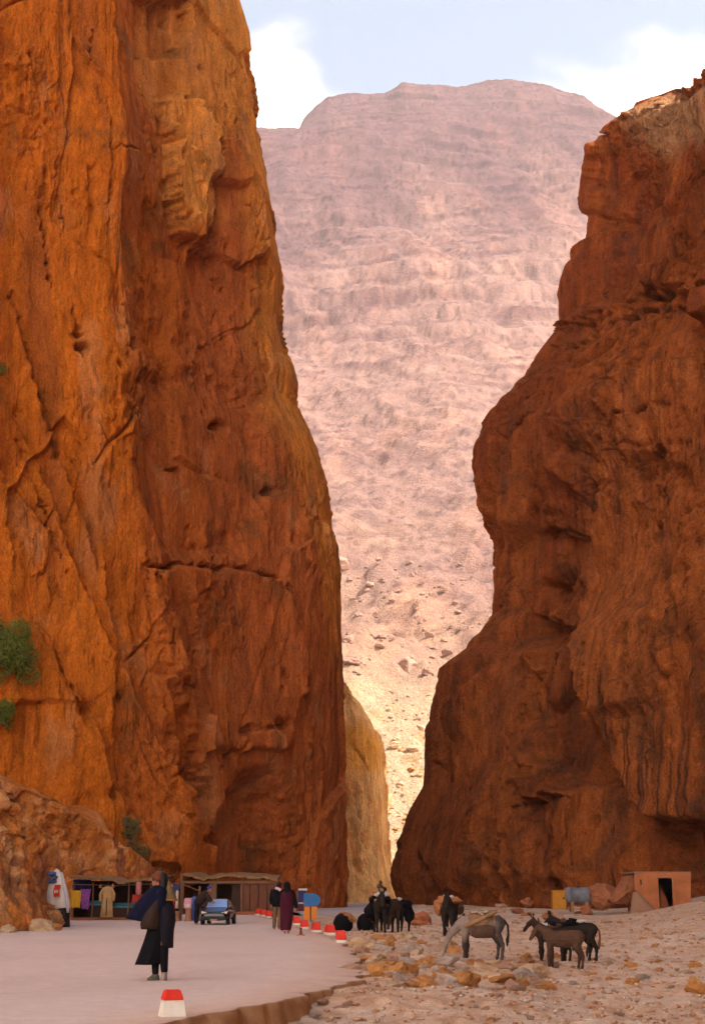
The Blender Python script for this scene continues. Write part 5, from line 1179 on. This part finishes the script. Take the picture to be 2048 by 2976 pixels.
# ---------------------------------------------------------------- car and the person bending over it
cp_ = on_road(621, 2689); cs = (at(667, 2689, cp_.y).x - at(575, 2689, cp_.y).x) / 1.72
car = empty('car', cp_, -.06, cs); tag(car, 'small black car with painted sky reflection on its windscreen parked facing down the road', 'car')
m_paint = pm('black_car_paint', (.010, .011, .016), rough=.18, vary=.1, spec=.6); m_glass = pm('sky_reflection_screen', (.20, .36, .70), rough=.15, vary=.12, scale=3, spec=.6)  # windscreen colour holds a painted reflection of blue sky
def yloft(name, st_, n=26, power=3.2):
    bm = bmesh.new(); R = []
    for y, zb, zt, hw_ in st_:
        ring = []
        for k in range(n):
            a = 2 * math.pi * k / n; ca, sa = math.cos(a), math.sin(a)
            ca = math.copysign(abs(ca) ** (2 / power), ca); sa = math.copysign(abs(sa) ** (2 / power), sa)
            ring.append(bm.verts.new((hw_ * ca, y, (zb + zt) / 2 + (zt - zb) / 2 * sa)))
        R.append(ring)
    for a, b in zip(R[:-1], R[1:]):
        for k in range(n): bm.faces.new([a[k], a[(k + 1) % n], b[(k + 1) % n], b[k]])
    bm.faces.new(R[0][::-1]); bm.faces.new(R[-1]); bmesh.ops.recalc_face_normals(bm, faces=bm.faces)
    return bm_mesh(name, bm)
link('body', yloft('car_body', [(-.02, .36, .58, .50), (.0, .30, .64, .62), (.08, .24, .70, .70), (.5, .22, .78, .75), (1.0, .22, .87, .76), (2.0, .22, .90, .76), (3.2, .22, .90, .75), (3.5, .30, .82, .68), (3.55, .4, .7, .5)]), m_paint, car, True)
link('cabin', yloft('car_cabin', [(.90, .80, .86, .66), (1.0, .80, .93, .65), (1.5, .80, 1.33, .57), (1.62, .8, 1.385, .55), (2.7, .8, 1.40, .55), (3.3, .8, 1.0, .60), (3.4, .8, .88, .62)], 30, 3.6), m_paint, car, True)
def panel(name, quad, m, parent, off=.012):
    bm = bmesh.new(); q = [Vector(p) for p in quad]; nrm = (q[1] - q[0]).cross(q[3] - q[0]).normalized()
    a = [bm.verts.new(p + nrm * off) for p in q]; b = [bm.verts.new(p - nrm * .02) for p in q]
    bm.faces.new(a); bm.faces.new(b[::-1])
    for i in range(4): bm.faces.new([a[i], b[i], b[(i + 1) % 4], a[(i + 1) % 4]])
    bmesh.ops.recalc_face_normals(bm, faces=bm.faces); return link(name, bm_mesh(name, bm), m, parent)
panel('windscreen', [(-.58, 1.0, .92), (.58, 1.0, .92), (.49, 1.52, 1.34), (-.49, 1.52, 1.34)], m_glass, car, .03)
panel('bonnet', [(-.55, .16, .735), (.55, .16, .735), (.58, .92, .885), (-.58, .92, .885)], pm('sky_reflection_bonnet', (.12, .19, .40), rough=.10, vary=.2, scale=3, spec=.9, metallic=.4), car, .02)  # blue of the reflected sky is put into the bonnet colour
m_hl = pm('headlamp_glass', (.62, .52, .44), rough=.2, vary=.1)
for sx in (-1, 1):
    hl_ = [(-.70, .10, .60), (-.40, .02, .57), (-.40, .05, .65), (-.72, .22, .73)]
    if sx > 0: hl_ = [(-p[0], p[1], p[2]) for p in hl_][::-1]
    panel('headlamp', hl_, m_hl, car, .03)
    link('mirror', loft_mesh('car_mirror', [(sx * .80, 1.1, .86, .06, .04), (sx * .82, 1.1, .92, .09, .05), (sx * .82, 1.1, .98, .06, .04)], 12), m_paint, car, True)
    for wy in (.62, 2.85):
        bm = bmesh.new()
        bmesh.ops.create_cone(bm, cap_ends=True, segments=24, radius1=.29, radius2=.29, depth=.19); bmesh.ops.bevel(bm, geom=[e_ for e_ in bm.edges if abs(e_.verts[0].co.z - e_.verts[1].co.z) < .01], offset=.03, segments=2, affect='EDGES')
        w_ = link('wheel', bm_mesh('wheel', bm), pm('tyre_rubber', (.012, .012, .012), rough=.9), car, True); w_.location = (sx * .70, wy, .29); w_.rotation_euler = (0, math.pi / 2, 0)
        bm = bmesh.new(); bmesh.ops.create_cone(bm, cap_ends=True, segments=18, radius1=.17, radius2=.15, depth=.02)
        link('rim', bm_mesh('wheel_rim', bm), pm('steel_rim', (.4, .4, .4), rough=.4, metallic=.8), w_).location = (0, 0, sx * .102)
link('bumper', box_mesh('car_bumper', (-.66, -.06, .28), (.66, .03, .44), .03), pm('black_plastic', (.012, .011, .011), rough=.6), car)
link('number_plate', box_mesh('number_plate', (-.20, -.075, .22), (.20, -.062, .32), .004), pm('tan_plate', (.42, .22, .13), rough=.6), car)
mp_ = empty('person', cp_ + Vector((-.44 * cs, .78 * cs, 0)), 0, .97); tag(mp_, 'person in a brown jacket and blue cap bending over the black car', 'person')
tb = [([(-.42, .05, .92), (-.24, 0, 1.15), (-.06, -.06, 1.30)], [.15, .16, .15]), ([(-.05, -.06, 1.32), (.06, -.12, 1.44)], [.06, .05]), ([(-.46, .10, .88), (-.44, .16, .48), (-.46, .14, .08)], [.09, .06, .04]), ([(-.42, -.06, .88), (-.48, -.08, .48), (-.48, -.06, .08)], [.09, .06, .04]),
      ([(-.46, .14, .05), (-.36, .10, .035)], [.04, .03]), ([(-.48, -.06, .05), (-.38, -.09, .035)], [.04, .03]),
      ([(-.06, .10, 1.30), (.10, .06, 1.10), (.24, -.08, .98)], [.055, .045, .034]), ([(-.06, -.22, 1.28), (.06, -.32, 1.06), (.2, -.36, .96)], [.055, .045, .034])] + hand_tubes((.24, -.08, .98), (1, -.3, -.4)) + hand_tubes((.2, -.36, .96), (1, 0, -.4), 1, -1) + head_tubes((.08, -.14, 1.48), (.7, -.6, 0))
link('body', body_mesh('bending_body', tb, .018, 3), m_skin, mp_, True)
link('jacket', tube_mesh('brown_jacket', [([(-.44, .06, .86), (-.26, 0, 1.12), (-.06, -.06, 1.33)], [.19, .21, .15])], 18), m_brownc, mp_, True)
for t_ in (([(-.06, .10, 1.30), (.10, .06, 1.10), (.20, -.04, 1.0)], [.08, .07, .06]), ([(-.06, -.22, 1.28), (.06, -.32, 1.06), (.16, -.35, .98)], [.08, .07, .06])): link('sleeve', tube_mesh('brown_sleeve', [t_]), m_brownc, mp_, True)
for t_ in (([(-.46, .10, .88), (-.44, .16, .48), (-.46, .14, .10)], [.11, .085, .07]), ([(-.42, -.06, .88), (-.48, -.08, .48), (-.48, -.06, .10)], [.11, .085, .07])): link('trouser_leg', tube_mesh('dark_leg', [t_]), m_trous, mp_, True)
link('cap', loft_mesh('blue_cap', [(.075, -.13, 1.51, .108, .108), (.075, -.13, 1.56, .108, .108), (.07, -.13, 1.60, .085, .085), (.07, -.13, 1.625, .03, .03)], 18), m_bluecap, mp_, True)

# ---------------------------------------------------------------- draped white bundle on a dark drum
wp = on_road(178, 2694)
wbn = empty('draped_bundle', wp); tag(wbn, 'big white draped bundle with a red patch standing on a dark drum', 'bundle')
q = lambda px, py: (at(px, py, wp.y).x - wp.x, at(px, py, wp.y).z - wp.z)
def ringpx(rows, ry_): return [((q(a, y)[0] + q(b, y)[0]) / 2, 0, q(0, y)[1], (q(b, y)[0] - q(a, y)[0]) / 2, ry_ * (q(b, y)[0] - q(a, y)[0]) / 2) for y, a, b in rows]
link('drum', loft_mesh('drum', ringpx([(2697, 158, 203), (2690, 157, 204), (2670, 158, 203), (2668, 157, 204), (2664, 158, 203), (2645, 156, 204), (2630, 156, 204)], .95), 28), pm('dark_drum', (.022, .014, .012), rough=.6, vary=.4), wbn, True)
m_wc = pm('white_cloth', (.74, .68, .62), rough=.9, vary=.14, scale=4, bump=.015, bscale=14)
link('white_drape', loft_mesh('white_drape', ringpx([(2642, 150, 202), (2636, 140, 206), (2615, 136, 204), (2592, 138, 198), (2572, 141, 192), (2555, 150, 187), (2540, 155, 180), (2530, 158, 174), (2525, 163, 168)], .8), 34, True, .035, 8, 5)
     , m_wc, wbn, True)
link('hanging_fold', loft_mesh('hanging_fold', [(q(203, 2620)[0], -.25, q(0, 2652)[1], .05, .07), (q(202, 2620)[0], -.25, q(0, 2630)[1], .085, .10), (q(196, 2620)[0], -.22, q(0, 2600)[1], .085, .10), (q(186, 2620)[0], -.15, q(0, 2565)[1], .07, .09), (q(176, 2620)[0], -.05, q(0, 2535)[1], .04, .05)], 18, True, .08, 4, 6), pm('grey_white_cloth', (.60, .56, .58), rough=.9, vary=.2), wbn, True)
for k_, (cx_, cy_) in enumerate(((153, 2540), (156, 2552), (152, 2563))):
    o = link('blue_tarpaulin_fold', rock_mesh('tarp_fold', 7 + k_, 3, .7, .3, 3), pm('blue_tarpaulin', (.10, .16, .33), rough=.7, vary=.4, scale=6), wbn, True); o.location = (q(cx_, 2620)[0], -.26, q(0, cy_)[1]); o.scale = (.21, .2, .14)
rw = (q(181, 2620)[0] - q(163, 2620)[0]) / 2
rpz = link('red_patch', cloth_mesh('red_patch', 2 * rw, q(0, 2572)[1] - q(0, 2607)[1], .012, 1, 10, 10, .012, 4), pm('red_cloth', (.62, .022, .02), rough=.8), wbn, True); rpz.location = (q(172, 2620)[0], -.475, q(0, 2572)[1]); rpz.rotation_euler = (-.22, 0, .03)
link('pale_label', cloth_mesh('pale_label', rw * 1.3, .13, .008, 1, 8, 5, .01, 4), pm('cream_label', (.62, .50, .28), rough=.8), rpz, True).location = (-.02, -.016, -.20)

# ---------------------------------------------------------------- plants on the rock
dg = bpy.context.evaluated_depsgraph_get()
def hit(obj, px, py):
    u, y, z = ray(px, py); d = Vector((u, y, z)).normalized()
    ok, loc, nrm, _ = obj.ray_cast(Vector((0, 0, CAM_H)), d, distance=3000)
    return (loc, nrm) if ok else (None, None)
def leaf_cloud(name, centres, n, size, seed):
    r = np.random.RandomState(seed); C_ = np.array([c[:3] for c in centres]); Rr = np.array([c[3] for c in centres])
    k = r.choice(len(C_), n, p=Rr ** 2 / (Rr ** 2).sum())
    d = r.normal(size=(n, 3)); d /= np.linalg.norm(d, axis=1)[:, None]
    P = C_[k] + d * (Rr[k] * r.uniform(.45, 1.05, n) ** .6)[:, None] * np.array([1, 1, .85])
    a = r.normal(size=(n, 3)); a /= np.linalg.norm(a, axis=1)[:, None]; b = np.cross(a, r.normal(size=(n, 3))); b /= np.linalg.norm(b, axis=1)[:, None]
    s = size * r.uniform(.6, 1.5, n)[:, None]
    V = np.stack([P - a * s, P + b * s * .38, P + a * s, P - b * s * .38], 1).reshape(-1, 3).astype(np.float32)
    me = bpy.data.meshes.new(name); me.vertices.add(4 * n); me.vertices.foreach_set('co', V.ravel())
    me.loops.add(4 * n); me.loops.foreach_set('vertex_index', np.arange(4 * n, dtype=np.int32)); me.polygons.add(n); me.polygons.foreach_set('loop_start', np.arange(0, 4 * n, 4, dtype=np.int32)); me.update(calc_edges=True)
    return me
m_leaf = pm('green_leaves', (.19, .23, .030), rough=.7, vary=.55, scale=3); m_dry = pm('grey_green_leaves', (.22, .155, .050), rough=.8, vary=.45, scale=3); m_bark = pm('bark', (.12, .07, .04), rough=.9)
def bush(px, py, rpx, n, seed, label, m, obj, group=None, tall=1.0, leaf=.05):
    loc, nrm = hit(obj, px, py)
    if loc is None: return
    r = random.Random(seed); sc_ = rpx * loc.y / F
    e = empty('bush', loc + nrm * .05 * sc_); tag(e, label, 'bush', group)
    cs_ = [(r.uniform(-.6, .6) * sc_ + nrm.x * sc_ * .35, nrm.y * sc_ * .5 + r.uniform(-.35, .35) * sc_, tall * sc_ * r.uniform(-.6, 1.0), sc_ * r.uniform(.30, .50)) for _ in range(22)]
    link('foliage', leaf_cloud('bush_foliage', cs_, n, leaf, seed), m, e)
    link('stem', tube_mesh('bush_stems', [([(0, .25 * sc_, -.3 * sc_), (c[0] * .5, c[1] * .5, c[2] * .4), (c[0], c[1], c[2])], [.035, .022, .01]) for c in cs_[:8]], 6), m_bark, e, True)
bush(38, 1925, 104, 17000, 1, 'dense green bush growing out of the orange cliff above the bank', m_leaf, cl, tall=0.95, leaf=.060)
bush(16, 2085, 44, 3000, 2, 'smaller green bush just below the dense one on the cliff', m_leaf, cl, leaf=.055)
bush(372, 2425, 34, 2200, 3, 'grey-green drooping shrub where the earth bank meets the cliff', m_dry, cl, tall=1.3, leaf=.055)
bush(410, 2490, 26, 1100, 4, 'little dry shrub low on the bank near the reed roof', m_dry, cl, leaf=.05)
bush(5, 1075, 16, 260, 5, 'small dark tuft high on the orange cliff face', m_leaf, cl, leaf=.06)
bush(1394, 285 + 20, 14, 200, 6, 'tiny dry tuft on the rim of the dark cliff', m_dry, cr_, leaf=.06) if False else None

# ---------------------------------------------------------------- stones
def stone_mat(n, c, s2): return pm(n, c, rough=.95, vary=.3, scale=2.2, bump=.10, bscale=5, second=s2, random_obj=.18)
SM = {'ochre': stone_mat('ochre_stone', (.58, .28, .085), (.44, .17, .05)), 'pale': stone_mat('pale_stone', (.60, .44, .29), (.50, .30, .16)), 'grey': stone_mat('grey_stone', (.50, .41, .36), (.44, .30, .22)), 'pinkish': stone_mat('pinkish_stone', (.54, .335, .235), (.42, .22, .13)), 'red': stone_mat('red_stone', (.40, .15, .065), (.28, .09, .04)), 'rosy': stone_mat('rosy_stone', (.36, .215, .155), (.27, .15, .11))}
SV = {}
for c in SM:
    for k in range(7):
        me = rock_mesh('stone_' + c, 100 + k * 7 + len(c), 3, (.5, .62, .75, .55, .85, .45, .7)[k], .42, 8); me.materials.append(SM[c]); SV[c, k] = me
def stone(loc, size, c, k, rz, label, group=None, tilt=0, name='stone', el=(1, 1, 1)):
    o = bpy.data.objects.new(name, SV[c, k]); COL.objects.link(o)
    o.location = loc; o.scale = (size * el[0], size * el[1], size * el[2]); o.rotation_euler = (tilt, tilt * .6, rz)
    tag(o, label, 'stone' if name == 'stone' else 'boulder', group); return o
rs = random.Random(12)
zones = [  # px range, py range, count, size range (m), colours, phrase, group
    ((1000, 1560), (2722, 2872), 120, (.10, .38), ['ochre', 'ochre', 'pale', 'pinkish', 'grey'], 'in the heaped rubble between the road and the grazing donkey'),
    ((860, 2048), (2868, 2976), 60, (.03, .10), ['pale', 'ochre', 'pinkish', 'grey', 'pinkish'], 'lying loose on the gravel near the low road wall'),
    ((1500, 2048), (2700, 2890), 60, (.06, .20), ['pale', 'ochre', 'pinkish', 'grey', 'ochre'], 'on the open gravel around the three donkeys'),
    ((1180, 1860), (2632, 2690), 40, (.15, .45), ['pinkish', 'red', 'pinkish', 'pale'], 'along the foot of the dark cliff by the tank'),
]
adj = {'ochre': 'ochre', 'pale': 'pale cream', 'grey': 'grey', 'pinkish': 'pinkish', 'red': 'red-brown', 'rosy': 'rosy'}
shp = ('flat', 'squat', 'blocky', 'flat', 'upright', 'thin', 'lumpy')
for zi, ((xa, xb), (ya, yb), n, (sa, sb), cols_, phrase) in enumerate(zones):
    for i in range(n):
        for _ in range(20):
            px, py = rs.uniform(xa, xb), rs.uniform(ya, yb)
            if zi == 0 and px < 1010 + abs(py - 2800) * .25: continue
            if zi == 0 and px > 1330 and py < 2780: continue
            p = on_bed(px, py); break
        s = sa + (sb - sa) * rs.random() ** 2.2; c = rs.choice(cols_); k = rs.randrange(7)
        stone(p + Vector((0, 0, s * .10)), s, c, k, rs.uniform(0, 6.28), f'{shp[k]} {adj[c]} stone {phrase}', 'stones strewn over the river bed', rs.uniform(-.25, .25), el=(1.25, 1, .9))
stone(on_bed(838, 2955) + Vector((0, 0, .10)), .17, 'pale', 4, .4, 'angular cream boulder at the end of the low road wall', None, .2, 'boulder', (1.15, 1, 1))
stone(on_bed(1532, 2846) + Vector((0, 0, .06)), .34, 'grey', 5, .1, 'broad grey slab lying between the grazing donkey and the brown donkey', None, .05, 'boulder', (1.1, .8, 1))
stone(on_bed(1592, 2874) + Vector((0, 0, .05)), .16, 'ochre', 2, .3, 'bright ochre block in front of the grey slab', None, .1, 'boulder', (1, 1, .9))
stone(on_bed(1230, 2690) + Vector((0, 0, .22)), .62, 'red', 1, .2, 'smooth rounded red boulder behind the black donkey', None, 0, 'boulder', (1.1, .9, .9))
stone(at(1530, 2626, 90) , .45, 'red', 6, .9, 'upright red boulder at the cliff foot beside the yellow box', None, .1, 'boulder')
stone(at(1765, 2600, 87), 1.0, 'red', 2, .4, 'large red boulder between the grey tank and the hut', None, .1, 'boulder', (1.2, 1, 1.1))
stone(at(1815, 2590, 85.5), .95, 'red', 4, 1.4, 'tall red boulder leaning on the hut', None, -.1, 'boulder', (1, 1, 1.2))
stone(at(1700, 2648, 85), .5, 'red', 3, 1.0, 'low red boulder below the grey tank', None, 0, 'boulder')
stone(on_bed(2030, 2890) + Vector((0, 0, .12)), .26, 'ochre', 6, 1.1, 'dark ochre lump on the gravel far from the donkeys', None, .1, 'boulder')
for i, (px, py, s) in enumerate([(60, 2700, .75), (110, 2702, .55), (20, 2690, .8), (150, 2700, .32), (15, 2712, .28), (135, 2660, .5), (85, 2672, .6)]):
    p = on_road(px, min(py + 6, 2712)); c = ('ochre', 'pale', 'ochre')[i % 3]
    stone(p + Vector((0, .4, s * .2)), s, c, i, i * 1.3, f'{shp[i]} {adj[c]} boulder heaped at the foot of the roadside outcrop', 'boulders at the foot of the outcrop', .1, 'boulder', (1.1, 1, 1))
big = [(990, 1650, 34), (1175, 1935, 52), (1240, 1960, 24), (1015, 1925, 40), (1075, 1700, 20), (1190, 1640, 16), (1290, 1720, 17), (1155, 1720, 14), (1250, 1850, 16), (1010, 1860, 26), (1100, 1880, 18), (1040, 1790, 14), (1330, 1780, 14), (1300, 1900, 18), (1150, 2170, 22), (1200, 2180, 20), (1190, 2240, 16), (1160, 2280, 14), (1230, 2120, 16), (1150, 2410, 12)]
big += [(rs.uniform(990, 1400), rs.uniform(1620, 1960), rs.uniform(5, 13)) for _ in range(70)] + [(rs.uniform(1110, 1250), rs.uniform(2000, 2450), rs.uniform(3, 10)) for _ in range(95)]
for i, (px, py, rpx) in enumerate(big):
    loc, nrm = hit(mo, px, py)
    if loc is None: continue
    s = rpx * loc.y / F
    near_ = loc.y < 235; c = ('pale', 'ochre', 'pale')[i % 3] if near_ else 'rosy'; k = rs.randrange(7)
    stone(loc + Vector((0, 0, s * .1)), s, c, k, rs.uniform(0, 6), (f'{shp[k]} {adj[c]} boulder on the sunlit slope in the gap' if near_ else f'{shp[k]} {adj[c]} boulder on the rubble slope below the mountain'), 'boulders on the mountain foot', rs.uniform(-.2, .2), 'boulder')
# loose gravel, uncountable
def gravel(name, n, seed):
    r = np.random.RandomState(seed); bm = bmesh.new(); bmesh.ops.create_icosphere(bm, subdivisions=1, radius=1)
    bv = np.array([v.co[:] for v in bm.verts]); bf = np.array([[v.index for v in f.verts] for f in bm.faces]); bm.free()
    y = 14 * (75 / 14) ** r.rand(n); x = r.uniform(-.03, .27, n) * y
    k = x > np.interp(y, ey, ex) + .3; x, y = x[k], y[k]; n = len(x)
    s = .006 + .034 * r.rand(n) ** 3 * (1 + y / 45)
    dirs = r.uniform(.55, 1.2, (n, len(bv)))[..., None]
    sc3 = np.stack([r.uniform(.8, 1.6, n), r.uniform(.8, 1.4, n), r.uniform(.4, .8, n)], 1)
    V = bv[None] * dirs * (s[:, None] * sc3)[:, None, :]
    a = r.rand(n) * 6.28; ca, sa = np.cos(a)[:, None], np.sin(a)[:, None]
    X_ = V[..., 0] * ca - V[..., 1] * sa; Y_ = V[..., 0] * sa + V[..., 1] * ca
    z = bed_z(x, y)
    P = np.stack([X_ + x[:, None], Y_ + y[:, None], V[..., 2] + (z + s * .3)[:, None] + .015], -1).reshape(-1, 3).astype(np.float32)
    Fa = (bf[None] + (np.arange(n) * len(bv))[:, None, None]).reshape(-1, 3).astype(np.int32)
    me = bpy.data.meshes.new(name); me.vertices.add(len(P)); me.vertices.foreach_set('co', P.ravel()); me.loops.add(Fa.size); me.loops.foreach_set('vertex_index', Fa.ravel())
    me.polygons.add(len(Fa)); me.polygons.foreach_set('loop_start', np.arange(0, Fa.size, 3, dtype=np.int32)); me.update(calc_edges=True)
    ca_ = me.color_attributes.new('Col', 'FLOAT_COLOR', 'POINT'); base = np.array([(.46, .29, .19), (.42, .21, .09), (.40, .29, .23), (.42, .24, .15), (.50, .35, .24), (.32, .14, .065)])[r.randint(0, 6, n)]
    c4 = np.ones((n, len(bv), 4), np.float32); c4[..., :3] = base[:, None]; ca_.data.foreach_set('color', c4.ravel())
    return me
gv = link('gravel', gravel('gravel', 6500, 3), mat('loose_gravel', (1, 1, 1), vary=.15, scale=8, attr='Col'))
tag(gv, 'loose mixed gravel scattered over the river bed', 'gravel', kind='stuff')

# ---------------------------------------------------------------- the air
bm = bmesh.new(); add_box(bm, (-1700, -1700, -12), (1700, 1700, 690)); bmesh.ops.recalc_face_normals(bm, faces=bm.faces)
hz = link('haze', bm_mesh('haze', bm)); tag(hz, 'thin pale haze filling the gorge and valley', 'haze', kind='stuff')
hm = bpy.data.materials.new('haze_air'); hm.use_nodes = True; nt = hm.node_tree
nt.nodes.remove(nt.nodes['Principled BSDF'])
pv = nt.nodes.new('ShaderNodeVolumePrincipled'); pv.inputs['Color'].default_value = (.93, .90, .93, 1); pv.inputs['Density'].default_value = HAZE; pv.inputs['Anisotropy'].default_value = .2
nt.links.new(pv.outputs[0], nt.nodes['Material Output'].inputs['Volume']); hz.data.materials.append(hm)
